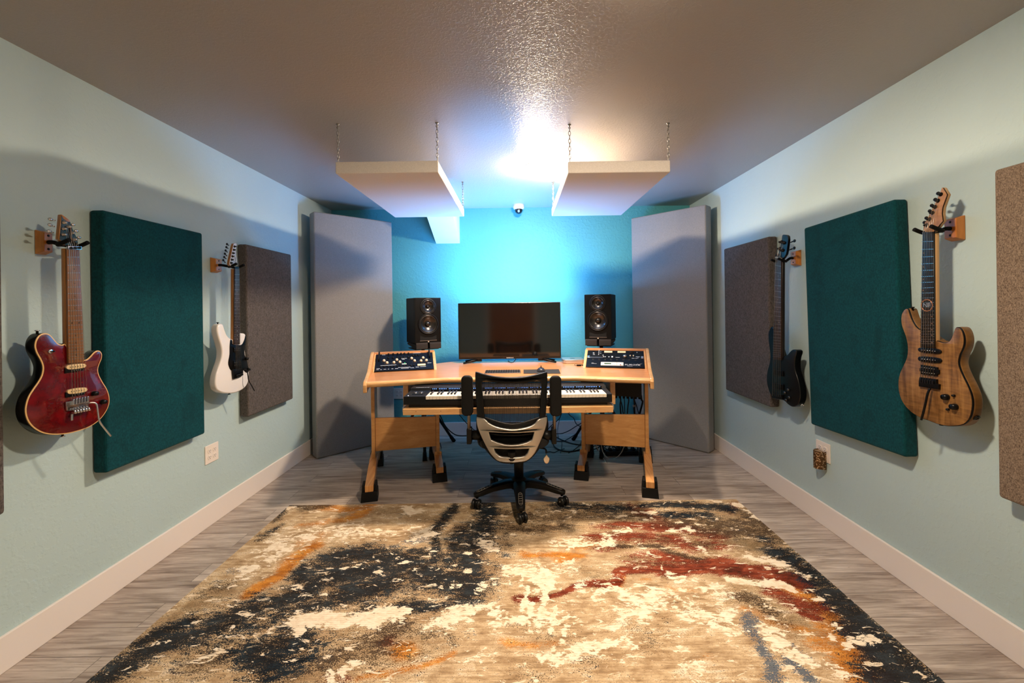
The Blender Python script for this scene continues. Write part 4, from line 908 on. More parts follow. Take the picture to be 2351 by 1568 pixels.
def figured(name, cs, sc=1.0):
    m = Mt(name); n1 = m.noise(m.coord((3.2, 3.2, .55)), 7*sc, 5, .6, .8); n2 = m.noise(m.coord((1, .6, 3.2), (.9, 0, 0)), 26, 3, .5, .5)
    st_ = m.noise(m.coord((9, 9, .6)), 6, 3, .6, .4)
    f = m.math('ADD', m.math('ADD', m.math('MULTIPLY', n1.outputs[0], .45), m.math('MULTIPLY', n2.outputs[0], .25)), m.math('MULTIPLY', st_.outputs[0], .3))
    m.bsdf(Base_Color=m.ramp(f, [(.33, lin(cs[0])), (.45, lin(cs[1])), (.54, lin(cs[2])), (.68, lin(cs[3]))]).outputs[0], Roughness=.42, Coat_Weight=.15, Coat_Roughness=.25)
    return m.m
M_koa = figured('figured_brown_wood', ((62, 38, 16), (108, 72, 34), (138, 97, 50), (168, 124, 70)))
M_kside = wood('amber_body_wood', (104, 68, 28), (140, 98, 46), (1, 1, 3), 6, .45)
g.slab('body', bod, -.044, -.007, M_kside, .006, 3)
g.slab('binding', inset(bod, .0004), -.0075, -.0015, M_blkhw, .001, 1)
g.slab('figured_top', inset(bod, .0028), -.003, .0006, M_koa, .0006, 1)
HN = (2000, 400, 2.376)
nl, nr, hl, hr = *g.c([(293, 322), (353, 320)], HN), *g.c([(335, 572), (493, 572)])
M_eb = P('ebony_board', (14, 14, 18), .35)
neck_set(g, nl, nr, hl, hr, M_eb, wood('pale_maple_neck', (196, 148, 96), (220, 176, 122), (4, 4, .5), 6, .4), M_chrome, 24, .97, dots=(3, 5, 7, 9, 15, 17, 19, 21, 24), dotside=.16, m_dot=P('copper_ring_dot', (110, 86, 72), .4))
r_ = g.c([(412, 103)])[0]
MB().tube([g.f(r_[0]+.0245*cos(a), r_[1]+.0245*sin(a), .0112) for a in [2*pi*i/40 for i in range(40)]], .0022, 6, closed=True).build('inlay_ring', P('copper_inlay', (176, 116, 84), .4, .3), g.t)
MB().text('NF', .026, lambda a, b, d: g.f(r_[0]-a*1.15, r_[1]+b*1.15, .0113+d)).build('inlay_letters', P('silver_inlay', (176, 184, 198), .35, .4), g.t)
H3 = (2090, 420, 9.8)
hs = g.c([(560, 1090), (470, 1120), (345, 1120), (288, 1040), (330, 900), (470, 640), (600, 380), (712, 105), (740, 110), (830, 265), (770, 430), (725, 560), (712, 690), (735, 860), (660, 950), (600, 1030)], H3)
g.slab('headstock', hs, -.016, -.004, wood('pale_maple_head', (186, 140, 92), (212, 168, 116), (4, 4, .5), 6, .4), .001, 1)
g.slab('headstock_binding', hs, -.004, -.0015, M_blkhw, 0)
g.slab('headstock_face', inset(hs, .0012), -.0015, .0008, figured('figured_headstock_wood', ((120, 78, 46), (148, 102, 64), (172, 124, 80), (194, 148, 100))), 0)
posts = g.c([(375, 948), (440, 815), (508, 672), (568, 538), (630, 397), (695, 255)], H3)
for p in posts: g.lath('tuner_post', [(.0082, .0), (.0082, .003), (.0045, .004), (.0045, .013), (0, .013)], *p, M_blkhw, 14)
for (x, y) in [(345, 900), (388, 800), (465, 640), (512, 515), (590, 380), (655, 240)]:
    a = g.c([(x, y)], H3)[0]
    MB().tube([g.f(a[0], a[1], -.010), g.f(a[0]+.012, a[1]+.004, -.011)], .003, 8).ball(g.f(a[0]+.018, a[1]+.006, -.012), (.0045, .008, .007), 10).build('tuner_button', M_blkhw, g.t)
g.slab('nut', [lerp2(nl, nr, -.02), lerp2(nl, nr, 1.02), (lerp2(nl, nr, 1.02)[0], lerp2(nl, nr, 1.02)[1]+.005), (lerp2(nl, nr, -.02)[0], lerp2(nl, nr, -.02)[1]+.005)], .003, .0125, M_eb, .0006)
for pts in ([(318, 580), (525, 600), (530, 645), (320, 625)], [(318, 680), (530, 700), (532, 748), (318, 728)]):
    q = g.c(pts); c_ = (sum(p[0] for p in q)/4, sum(p[1] for p in q)/4)
    lp = [tuple(p[:2]) for p in cr([(a, b, 0) for a, b in inset(q, -.001)], 5)]
    pk_ = g.slab('pickup', lp, 0, .006, M_blkhw, .0015); pm = MB()
    for i in range(6):
        p = lerp2(lerp2(q[0], q[3], .5), lerp2(q[1], q[2], .5), .12+.70*i/5); pm.lathe([(.0022, .006), (.0022, .0068), (0, .0068)], g.f(*p, 0), (-1, 0, 0), 8)
    pm.build('pole_pieces', M_chrome, pk_)
pts = [(322, 770), (515, 800), (517, 825), (534, 828), (534, 872), (515, 872), (512, 898), (330, 875), (330, 848), (316, 842), (316, 808), (328, 806)]
pk_ = g.slab('humbucker', g.c(pts), 0, .007, M_blkhw, .0012); q = g.c([(330, 790), (510, 815), (510, 885), (335, 862)]); pm = MB()
for row in (.12, .88):
    for i in range(6):
        p = lerp2(lerp2(q[0], q[3], row), lerp2(q[1], q[2], row), .08+.78*i/5); pm.lathe([(.0022, .007), (.0022, .0078), (0, .0078)], g.f(*p, 0), (-1, 0, 0), 8)
pm.build('pole_screws', M_nickel, pk_)
br_ = g.slab('bridge', g.c([(325, 910), (512, 935), (515, 985), (543, 992), (540, 1050), (316, 1015), (316, 958)]), 0, .011, M_blkhw, .0015)
sb = g.c([(335, 950), (500, 972)]); sd_ = MB()
for i in range(6):
    p = lerp2(sb[0], sb[1], (i+.5)/6); sd_.cbox(g.f(p[0], p[1], .013), (.008, .0066, .014))
sd_.build('saddles', P('dark_saddle', (46, 46, 48), .3, .8), br_, bev=.001)
bar(g, 'tremolo_arm', [(456, 1035, .014), (448, 1100, .022), (430, 1230, .026), (398, 1392, .030)], .0042, M_blkhw)
knobs(g, [(612, 1135), (708, 1244)], .0125, .019, M_blkhw); knobs(g, [(695, 1118), (630, 1274)], .005, .010, M_blkhw, name='mini_switch')
for x, y, dz in ((172, 134, 1), (492, 1440, -1)):
    a = g.c([(x, y)])[0]; MB().lathe([(.004, -.008), (.004, .004), (.0075, .005), (.0075, .009), (0, .010)], g.f(a[0], a[1]-dz*.004, -.020), (0, 0, dz), 14).build('strap_button', M_blkhw, g.t)
p = g.c([(862, 1392)])[0]; MB().lathe([(.012, -.002), (.012, .002), (.006, .003), (.005, -.003)], g.f(p[0]-.002, p[1]+.008, -.026), (0, -.75, -.65), 16).build('jack_socket', M_blkhw, g.t)
strings(g, nl, nr, *g.c([(335, 945), (500, 968)]), 6, posts)
b0 = onX(2174, 500, 1.839); pn = lerp2(nl, nr, .5); yb = onX(2183, 525, 1.839).y
hanger(WR, -1, (yb-.024, yb+.026, onX(2183, 552, 1.839).z, onX(2183, 498, 1.839).z), pn[0], onX(2136, 528, 1.765).z, 1.765, 'orange wood hanger holding the natural wood guitar')
# ------------------------------------------------------------------ office chair
M_fr = P('charcoal_chair_plastic', (8, 8, 8), .42, spec=.28, bump=.15, bs=700)
M_silver = P('silver_chair_paint', (186, 178, 166), .32, .75)
M_armpad = P('dark_arm_pad', (14, 13, 12), .7, spec=.25, bump=.35, bs=420)
ch = thing('office_chair', 'black mesh-back swivel office chair with silver lower frame and raised armrests', 'office chair', (-.005, 2.97, .0))
YB0 = 2.70; XC = onY(1173, 900, YB0).x
def cc(pts): 
    out = []
    for x, y in pts:
        p = onY(1040 + x/4.126, 840 + y/4.126, YB0); out.append((p.x, p.z))
    return out
def yb(x, z): return YB0 - .05*(z-.62) + .055*((x-XC)/.22)**2
bf = lambda off: (lambda a, b, d: Vector((a, yb(a, b) - off - d, b)))     # d towards the rug
sm_ = lambda pts, k=4: [tuple(p[:2]) for p in cr([(a, b, 0) for a, b in pts], k)]
def dens(lp, n=3):
    out = []
    for i in range(len(lp)):
        for k in range(n): out.append(lerp2(lp[i], lp[(i+1) % len(lp)], k/n))
    return out
outer = cc([(205, 80), (222, 66), (300, 82), (420, 98), (550, 102), (680, 96), (800, 80), (880, 66), (898, 80), (898, 200), (890, 400), (880, 520), (860, 640), (700, 660), (560, 665), (400, 660), (245, 640), (226, 520), (214, 400), (206, 200)])
inner = cc([(278, 150), (420, 158), (550, 162), (690, 158), (830, 150), (832, 300), (822, 480), (805, 560), (700, 600), (560, 618), (410, 600), (310, 560), (295, 480), (282, 300)])
MB().plate([dens(sm_(outer)), dens(sm_(inner, 3))], .030, bf(.0), .010, 3).build('back_frame', M_fr, ch, autosm=50)
# mesh cloth: curved grid with fine vertical ribs
mm = Mt('ribbed_mesh_cloth'); v = mm.coord()
wv = mm.n('ShaderNodeTexWave', {'Vector': v, 'Scale': 62.0, 'Distortion': 1.4, 'Detail': 2, 'Detail Scale': .6}, bands_direction='X')
nz_ = mm.noise(mm.coord((1, 1, .05)), 120, 2)
cov = mm.ramp(mm.math('ADD', mm.math('MULTIPLY', wv.outputs[1], .55), mm.math('MULTIPLY', nz_.outputs[0], .5)), [(.34, (.30,)*3), (.62, (.92,)*3)])
pb = mm.n('ShaderNodeBsdfPrincipled', {'Base Color': lin((16, 15, 14)), 'Roughness': .5}); tr = mm.n('ShaderNodeBsdfTransparent')
ms = mm.n('ShaderNodeMixShader', {0: cov.outputs[0], 1: tr, 2: pb}); mm.t.links.new(ms.outputs[0], mm.out.inputs[0])
ip = sm_(inner, 3); mg = MB(); nzv, nxv = 24, 20; z0m = min(p[1] for p in ip); z1m = max(p[1] for p in ip)
vs = []; fs = []
for j in range(nzv+1):
    z = z0m + (z1m-z0m)*j/nzv; xs = []
    zz = min(max(z, z0m+1e-4), z1m-1e-4)
    for i in range(len(ip)):
        a, b = ip[i], ip[(i+1) % len(ip)]
        if (a[1]-zz)*(b[1]-zz) < 0: xs.append(a[0] + (b[0]-a[0])*(zz-a[1])/(b[1]-a[1]))
    xa, xb = min(xs)-.008, max(xs)+.008
    for i in range(nxv+1):
        x = xa + (xb-xa)*i/nxv; vs.append((x, yb(x, z)+.006, z))
for j in range(nzv):
    for i in range(nxv): q = j*(nxv+1)+i; fs.append((q, q+1, q+nxv+2, q+nxv+1))
mg.add(vs, fs, 0, True).build('back_mesh', mm.m, ch)
# lower shell and silver support with its two slots
shell = cc([(212, 505), (230, 498), (330, 515), (560, 560), (790, 515), (880, 498), (902, 510), (915, 620), (880, 740), (790, 865), (690, 938), (560, 948), (430, 938), (330, 865), (235, 740), (208, 620)])
MB().plate([dens(sm_(shell))], .022, bf(-.032), .008, 2).build('lower_shell', M_fr, ch, autosm=50)
so = cc([(218, 508), (235, 500), (290, 506), (318, 522), (345, 545), (420, 575), (560, 594), (700, 578), (770, 552), (800, 520), (830, 506), (880, 500), (895, 512), (888, 580), (860, 660), (800, 790), (760, 850), (700, 896), (620, 908), (550, 910), (480, 908), (420, 896), (370, 850), (325, 790), (255, 660), (224, 580)])
h1 = cc([(338, 628), (770, 628), (748, 700), (700, 722), (620, 738), (555, 742), (490, 738), (420, 722), (362, 702)])
h2 = cc([(388, 782), (722, 782), (705, 825), (680, 850), (640, 858), (555, 860), (470, 858), (440, 850), (405, 822)])
MB().plate([dens(sm_(so)), dens(h1, 3), dens(h2, 3)], .024, bf(.018), .007, 3).build('silver_support', M_silver, ch, autosm=60)
# seat
st = MB(); rs = []
for i in range(11):
    t_ = i/10; y = 2.745 + .47*t_; w_ = .25*(1-.14*abs(2*t_-1)**3); zc = .475 - .018*sin(pi*t_) - (.03*max(0, t_-.8)/.2)
    rs.append([Vector((XC+.01 + w_*(abs(cos(2*pi*k/28))**.5)*(1 if cos(2*pi*k/28) >= 0 else -1), y, zc + .038*(abs(sin(2*pi*k/28))**.6)*(1 if sin(2*pi*k/28) >= 0 else -1))) for k in range(28)])
st.rings(rs).build('seat', P('black_seat_fabric', (16, 16, 17), .85, bump=.3, bs=600), ch)
MB().box((XC-.16, 2.80, .395), (XC+.16, 3.10, .44)).build('seat_plate', M_fr, ch, bev=.01)
MB().box((XC-.06, 2.76, .36), (XC+.07, 3.02, .40)).tube(cr([(XC, 2.80, .385), (XC, 2.72, .38), (XC, 2.705, .44)], 4, False), .028, 10).build('tilt_mechanism', M_fr, ch, bev=.006)
for s, (x0, x1), (py0, py1), (qx, sx_) in ((-1, (1058.2, 1085), (862.5, 955.5), ((133, 232), (130, 172))), (1, (1262, 1289), (863, 956.5), ((880, 978), (940, 980)))):
    p0, p1 = onY((x0+x1)/2, py0, 2.76), onY((x0+x1)/2, py1, 2.76); wv_ = (x1-x0)*2.76/FPX
    cx_, cz_ = p0.x, (p0.z+p1.z)/2; hh = p0.z-p1.z
    MB().plate([rrect(cx_, cz_, wv_, hh, .030, 6)], .036, lambda a, b, d: Vector((a, 2.772-d, b)), .013, 3).build('armrest_pad', M_armpad, ch, autosm=60)
    q0, q1 = onY(1040+(sx_[0]+sx_[1])/2/4.126, 840+470/4.126, 2.772), onY(1040+(sx_[0]+sx_[1])/2/4.126, 840+605/4.126, 2.772)
    MB().tube([q0 + Vector((0, .0, .05)), q1 - Vector((0, 0, .01))], [.0145, .0165], 12, flat=.7).build('arm_post', P('bronze_grey_post', (128, 112, 96), .35, .7), ch)
    w0, w1 = onY(1040+qx[0]/4.126, 840+600/4.126, 2.79), onY(1040+qx[1]/4.126, 840+728/4.126, 2.79)
    xo, xi = (w0.x, w1.x) if s < 0 else (w1.x, w0.x)
    MB().box((min(xo, xo-s*.032), 2.755, w1.z), (max(xo, xo-s*.032), 2.82, w0.z+.012)).build('arm_bracket', M_fr, ch, bev=.006)
    MB().cyl((xo-s*.030, 2.79, (w0.z+w1.z)/2+.006), (xi-s*.03, 2.79, (w0.z+w1.z)/2+.006), .030, .034, 20).tube([(xi, 2.79, (w0.z+w1.z)/2), (xi-s*.07, 2.86, .43)], .022, 10).build('arm_pivot', M_fr, ch)
# tension lever paddle
c = onY(1254.5, 1053, 2.84)
MB().tube(cr([(XC+.14, 2.86, .41), (c.x-.01, 2.85, .405), (c.x, 2.84, c.z+.035)], 5, False), .006, 8).build('lever_rod', M_fr, ch)
tp = [(c.x+.021*sin(a)*(1 if cos(a) < .2 else 1-.75*(cos(a)-.2)/.8), c.z+.033*cos(a)) for a in [2*pi*i/24 for i in range(24)]]
MB().plate([tp], .012, lambda a, b, d: Vector((a, c.y-.004-d, b)), .005, 3).build('lever_paddle', P('chrome_paddle', (196, 188, 178), .22, .9), ch, autosm=60)
# gas column and five-star base
bx, by = -.004, 2.968
MB().cyl((bx, by, .15), (bx, by, .375), .032, .036, 22).cyl((bx, by, .30), (bx, by, .39), .040, n=22).build('gas_column', M_fr, ch)
MB().lathe([(.062, .100), (.066, .13), (.056, .155), (.038, .175), (0, .175)], (bx, by, 0), n=26).build('base_hub', M_fr, ch)
for k, an in enumerate((-88, -160, -16, 128, 56)):
    a = radians(an); u = Vector((cos(a), sin(a), 0)); pz = Vector((-u.y, u.x, 0)); o = Vector((bx, by, 0)); R = .305
    sp = MB(); rs = []
    for t_, w_, zt, zb in ((.03, .036, .158, .108), (.10, .033, .160, .112), (.19, .027, .147, .106), (.27, .024, .125, .088), (.315, .022, .112, .082), (.328, .014, .105, .086)):
        c_ = o+u*t_; w_ *= 1.22
        rs.append([c_+pz*w_+Vector((0, 0, zb+.006)), c_+pz*w_+Vector((0, 0, zt-.008)), c_+pz*w_*.6+Vector((0, 0, zt)), c_-pz*w_*.6+Vector((0, 0, zt)), c_-pz*w_+Vector((0, 0, zt-.008)), c_-pz*w_+Vector((0, 0, zb+.006)), c_-pz*w_*.7+Vector((0, 0, zb)), c_+pz*w_*.7+Vector((0, 0, zb))])
    spoke = sp.rings(rs, 0, True).build('base_arm', M_fr, ch, autosm=45)
    tz = lambda t_: .147 + (.125-.147)*(t_-.19)/.08 if t_ < .27 else .125 + (.112-.125)*(t_-.27)/.045
    gp = MB(); lp = []
    for t_, w_ in ((.205, .011), (.30, .0125)):
        lp.append((t_, w_))
    ring = [o+u*(.20+.012*0)+pz*0]
    pts = [o+u*(.2525+.055*cos(q))+pz*(.0125*max(-1, min(1, 1.6*sin(q))))+Vector((0, 0, tz(.2525+.055*cos(q))+.001)) for q in [2*pi*i/20 for i in range(20)]]
    gp.tube(pts, .0016, 6, closed=True)
    for j in range(5):
        t_ = .213+.02*j; c_ = o+u*t_+Vector((0, 0, tz(t_)+.001)); gp.tube([c_-pz*.011, c_+pz*.011], .0022, 6)
    gp.build('foot_grip', P('grey_grip', (112, 106, 98), .5), spoke)
    zr = .0098 if an in (-88, -160, -16) else .0
    ctr = o+u*R; sw_ = radians({-88: -65, -160: -100, -16: -60, 128: 100, 56: 20}[an]); ax = Vector((cos(sw_+pi/2), sin(sw_+pi/2), 0)); tr_ = Vector((cos(sw_), sin(sw_), 0))*.016
    cs = MB().cyl(ctr+Vector((0, 0, .060+zr)), ctr+Vector((0, 0, .095)), .009, .011, 12)
    cs.lathe([(.020, -.016), (.022, -.004), (.022, .004), (.020, .016)], ctr+tr_+Vector((0, 0, .034+zr)), ax, 20).build('caster_body', M_fr, ch)
    for sd in (-1, 1):
        MB().lathe([(.010, -.010), (.026, -.010), (.0305, -.005), (.0305, .005), (.026, .010), (.010, .010)], ctr+tr_+ax*sd*.019+Vector((0, 0, .0306+zr)), ax, 26).build('caster_wheel', P('black_caster', (15, 15, 15), .35), ch)
        MB().lathe([(.006, 0), (.005, .0025), (0, .003)], ctr+tr_+ax*sd*.0292+Vector((0, 0, .0306+zr)), ax*sd, 12).build('wheel_cap', M_silver, ch)
# ------------------------------------------------------------------ rug
RX0, RX1, RY0, RY1, RZ = -1.605, 1.508, .49, 2.928, .009
NX, NY = 250, 196
gx, gy = np.meshgrid(np.linspace(RX0, RX1, NX), np.linspace(RY0, RY1, NY))
rng = np.random.default_rng(5)
wx = sum(.022/k*np.sin(gx*k*7.1+gy*k*5.3+rng.uniform(0, 6)) for k in (1, 2.1, 4.3)); wy = sum(.020/k*np.sin(gx*k*6.3-gy*k*8.2+rng.uniform(0, 6)) for k in (1, 2.3, 4.1))
qx, qy = gx+wx, gy+wy
L = {k: np.zeros_like(gx) for k in 'NDRGCOB'}
def S(layer, pts, w, s=1.0, an=1.0):      # brush stroke traced on the rug; w = half width in metres, an>1 stretches it across the room
    P_ = [onZ(x, y, RZ) for x, y in pts]; d = np.full_like(gx, 9.0)
    for i in range(max(1, len(P_)-1)):
        a = P_[i]; b = P_[min(i+1, len(P_)-1)]; vx, vy = (b.x-a.x)/an, b.y-a.y; l2 = max(vx*vx+vy*vy, 1e-9)
        t = np.clip(((qx-a.x)/an*vx+(qy-a.y)*vy)/l2, 0, 1)
        d = np.minimum(d, np.hypot((qx-a.x)/an-t*vx, qy-a.y-t*vy))
    w *= {'N': 1.18, 'D': 1.2, 'R': 1.25, 'O': 1.1}.get(layer, 1.0)
    L[layer] = np.maximum(L[layer], s*np.exp(-(d/w)**2*.7))
# navy
S('N', [(1120, 1160), (1108, 1195), (1095, 1235), (1085, 1280), (1090, 1320), (1075, 1360)], .085, 1.0)
S('N', [(1062, 1210), (1050, 1270), (1040, 1300)], .06, .85)
S('N', [(1035, 1160), (1015, 1205), (1003, 1255), (1000, 1290)], .035, .95)
S('N', [(1075, 1330), (1010, 1330), (950, 1300), (890, 1280), (830, 1268), (780, 1275)], .10, 1.0)
S('N', [(950, 1270), (1010, 1280), (1060, 1300)], .05, .9)
S('N', [(850, 1310), (780, 1320), (720, 1345), (690, 1370)], .11, 1.05)
S('N', [(690, 1310), (700, 1335), (705, 1300)], .04, .95)
S('N', [(900, 1330), (850, 1350), (800, 1365)], .085, 1.05)
S('N', [(1060, 1380), (1000, 1392), (950, 1380), (880, 1395), (835, 1402)], .045, .95)
S('N', [(1075, 1355), (1110, 1370), (1060, 1400)], .045, .75)
S('N', [(680, 1380), (620, 1390), (560, 1405), (500, 1425)], .10, .95)
S('N', [(770, 1385), (700, 1400), (640, 1420)], .06, .85)
S('N', [(560, 1430), (480, 1450), (400, 1470), (330, 1505), (290, 1535), (240, 1568)], .085, .92)
S('N', [(690, 1470), (640, 1480), (590, 1500), (640, 1520)], .075, 1.0)
S('N', [(660, 1440), (690, 1450)], .05, .9)
S('N', [(400, 1500), (470, 1480), (540, 1500)], .05, .7)
S('N', [(430, 1422), (390, 1440), (340, 1470)], .05, 1.0)
S('N', [(1290, 1163), (1360, 1164), (1430, 1163)], .050, .92, 1.6); S('N', [(1480, 1158), (1560, 1160), (1660, 1168)], .05, 1.0, 1.6); S('N', [(1540, 1184), (1620, 1184)], .045, .95, 1.6)
S('N', [(1820, 1283), (1880, 1330), (1930, 1385), (1985, 1440), (2040, 1500), (2110, 1568)], .085, 1.05)
S('N', [(1945, 1440), (1985, 1490), (2020, 1545), (2060, 1575)], .075, 1.05); S('N', [(1790, 1262), (1760, 1237)], .03, .75)
S('N', [(610, 1225), (650, 1205)], .03, .7); S('N', [(668, 1162), (640, 1190)], .035, .8)
# dark brown
S('D', [(672, 1163), (705, 1165), (735, 1158)], .035, .85, 2); S('D', [(600, 1240), (640, 1215)], .03, .75)
S('D', [(1115, 1175), (1180, 1180), (1250, 1190), (1330, 1185)], .05, .72, 2); S('D', [(1165, 1212), (1230, 1216), (1300, 1205)], .045, .82, 2); S('D', [(1120, 1245), (1160, 1225)], .04, .6)
S('D', [(1610, 1196), (1680, 1192), (1730, 1192)], .05, .8, 2); S('D', [(1620, 1215), (1720, 1217), (1770, 1222)], .055, .95, 2)
S('D', [(1745, 1235), (1790, 1250)], .05, .7)
S('D', [(900, 1430), (880, 1455), (840, 1480), (790, 1490), (740, 1520), (700, 1530)], .085, .8); S('D', [(870, 1500), (800, 1515), (740, 1500)], .06, .75)
S('D', [(560, 1490), (500, 1505), (440, 1520)], .07, .8); S('D', [(610, 1360), (540, 1375), (480, 1400)], .05, .62); S('D', [(520, 1340), (480, 1350)], .06, .6)
S('D', [(960, 1470), (1020, 1455), (1040, 1480)], .03, .6); S('D', [(1000, 1420), (940, 1400)], .05, .5); S('D', [(1165, 1140), (1230, 1165)], .04, .6)
S('D', [(1420, 1256), (1500, 1258), (1560, 1272), (1600, 1278)], .020, .9, 1.5)
S('D', [(1690, 1372), (1730, 1390), (1760, 1408)], .035, .8); S('D', [(1800, 1430), (1760, 1410)], .03, .6)
S('D', [(1200, 1530), (1250, 1545)], .05, .45); S('D', [(1370, 1500), (1350, 1530)], .05, .45); S('D', [(1450, 1440), (1500, 1450), (1470, 1480)], .07, .42); S('D', [(1480, 1390), (1530, 1420)], .03, .5); S('D', [(1190, 1440), (1250, 1450), (1330, 1460)], .05, .4)
S('D', [(620, 1440), (540, 1455), (480, 1460)], .05, .7); S('D', [(1100, 1400), (1120, 1380)], .05, .45)
S('D', [(1560, 1195), (1680, 1205), (1790, 1228)], .11, .85, 1.6); S('D', [(1700, 1175), (1750, 1205)], .08, .85); S('D', [(1270, 1178), (1380, 1180), (1480, 1190)], .08, .70, 2); S('D', [(640, 1530), (740, 1515), (850, 1490)], .13, .72); S('D', [(1150, 1180), (1090, 1210)], .08, .6)
S('N', [(760, 1290), (850, 1300), (960, 1330), (1060, 1310)], .13, .80); S('N', [(620, 1500), (690, 1490)], .10, .85); S('N', [(1110, 1180), (1090, 1260)], .10, .7)
S('R', [(1380, 1238), (1480, 1240), (1620, 1248)], .07, .72, 2); S('R', [(1480, 1290), (1580, 1290), (1680, 1300)], .06, .75, 1.6)
# olive / grey-brown
S('O', [(1650, 1240), (1720, 1246), (1790, 1268), (1830, 1290)], .10, .95); S('O', [(1150, 1175), (1220, 1195), (1120, 1230)], .12, .7); S('O', [(860, 1175), (930, 1180), (1000, 1190)], .07, .7); S('O', [(1690, 1370), (1780, 1410), (1830, 1440)], .07, .75); S('O', [(540, 1345), (470, 1370), (420, 1410)], .10, .7); S('O', [(1320, 1310), (1380, 1325)], .06, .6); S('O', [(1480, 1200), (1560, 1215)], .07, .5)
S('O', [(1870, 1320), (1840, 1300)], .06, .9); S('O', [(850, 1420), (980, 1440), (900, 1500)], .14, .6); S('O', [(1090, 1170), (1060, 1240)], .08, .6)
# rust
S('R', [(1455, 1160), (1480, 1180), (1520, 1200)], .06, .8, 1.5); S('R', [(1410, 1205), (1480, 1210), (1560, 1215), (1640, 1222)], .05, .9, 2); S('R', [(1380, 1232), (1450, 1234), (1540, 1238)], .05, .8, 2)
S('R', [(1690, 1155), (1665, 1175)], .03, .7); S('R', [(1420, 1258), (1390, 1262)], .035, .7, 2)
S('R', [(1520, 1275), (1580, 1285), (1660, 1290)], .045, .9, 1.6)
S('R', [(1198, 1380), (1240, 1378), (1275, 1368), (1310, 1352), (1370, 1345), (1412, 1340), (1424, 1330), (1418, 1318), (1440, 1311), (1500, 1304), (1560, 1302)], .018, 1.05)
S('R', [(1540, 1303), (1600, 1302), (1660, 1305), (1720, 1318), (1780, 1330), (1835, 1336)], .045, 1.15, 1.3); S('R', [(1600, 1292), (1690, 1300), (1790, 1318)], .035, 1.0)
S('R', [(1775, 1365), (1830, 1385), (1880, 1390)], .055, .85); S('R', [(1830, 1402), (1860, 1412)], .03, .9); S('R', [(1240, 1330), (1235, 1352)], .03, .5)
S('R', [(880, 1470), (884, 1478)], .03, .8); S('R', [(760, 1560), (800, 1560)], .04, .6)
# gold / orange
S('G', [(740, 1160), (800, 1170), (850, 1160), (820, 1185), (770, 1195)], .055, .85, 1.5); S('G', [(700, 1205), (740, 1200)], .05, .7); S('G', [(730, 1235), (690, 1255), (720, 1245)], .06, .6)
S('G', [(725, 1255), (690, 1280), (665, 1300), (650, 1320), (600, 1345), (580, 1360)], .042, 1.1); S('G', [(700, 1270), (672, 1285)], .06, .9)
S('G', [(906, 1495), (912, 1505)], .045, 1.05)
S('G', [(1200, 1268), (1260, 1272), (1330, 1280), (1290, 1290)], .035, .95, 1.6); S('G', [(1370, 1238), (1330, 1258), (1400, 1245)], .05, .75, 1.5); S('G', [(1250, 1310), (1240, 1325)], .03, .7)
S('G', [(1430, 1322), (1425, 1338), (1410, 1345)], .020, .9); S('G', [(1470, 1325), (1500, 1322)], .015, .6)
S('G', [(1800, 1352), (1850, 1360), (1890, 1400), (1910, 1440), (1930, 1490), (1960, 1530), (2010, 1568)], .065, 1.05); S('G', [(1720, 1405), (1760, 1420), (1830, 1440)], .03, .7); S('G', [(1870, 1420), (1880, 1470)], .06, .8)
S('G', [(1160, 1480), (1230, 1474), (1300, 1466)], .02, .65); S('G', [(1040, 1505), (980, 1525), (900, 1550), (830, 1568)], .020, .75); S('G', [(1540, 1340), (1570, 1360)], .02, .5); S('G', [(1640, 1515), (1600, 1525)], .02, .5); S('G', [(1700, 1380), (1640, 1365), (1560, 1350)], .015, .5)
# cream
S('C', [(760, 1215), (830, 1222), (900, 1225), (980, 1222)], 0.102, .8, 1.6); S('C', [(930, 1168), (960, 1176)], 0.060, 1.0); S('C', [(640, 1260), (620, 1290), (570, 1310)], 0.136, .75); S('C', [(700, 1225), (660, 1240), (720, 1210)], 0.085, .7)
S('C', [(1165, 1308), (1200, 1310), (1235, 1318), (1240, 1350)], 0.076, .95); S('C', [(1243, 1310), (1247, 1345), (1250, 1378), (1252, 1430)], 0.017, 1.1); S('C', [(1190, 1425), (1245, 1428)], 0.048, 1.0); S('C', [(1270, 1420), (1320, 1420)], 0.051, .85)
S('C', [(690, 1424), (740, 1420), (800, 1425), (870, 1405), (920, 1395)], 0.054, 1.05); S('C', [(690, 1445), (700, 1425)], 0.060, .9); S('C', [(1000, 1425), (1060, 1405), (1100, 1410), (1160, 1415)], 0.085, .85)
S('C', [(1330, 1240), (1290, 1245), (1400, 1250)], 0.068, .9, 1.8); S('C', [(1425, 1220), (1400, 1230)], 0.051, .9); S('C', [(1450, 1175), (1500, 1178)], 0.034, 1.0); S('C', [(1580, 1240), (1610, 1255)], 0.051, .85); S('C', [(1690, 1158), (1735, 1185)], 0.051, 1.0); S('C', [(1540, 1225), (1580, 1218)], 0.034, .8)
S('C', [(1660, 1330), (1720, 1345), (1780, 1348), (1810, 1350)], 0.037, 1.15); S('C', [(1720, 1280), (1790, 1295), (1840, 1315)], 0.051, .95); S('C', [(1540, 1310), (1560, 1325)], 0.034, .9); S('C', [(1400, 1345), (1360, 1365), (1330, 1355)], 0.051, .7)
S('C', [(1440, 1365), (1500, 1360), (1560, 1385), (1620, 1415), (1680, 1430)], 0.119, .85); S('C', [(1440, 1385), (1480, 1400)], 0.119, .8); S('C', [(1660, 1365), (1620, 1350)], 0.068, .7)
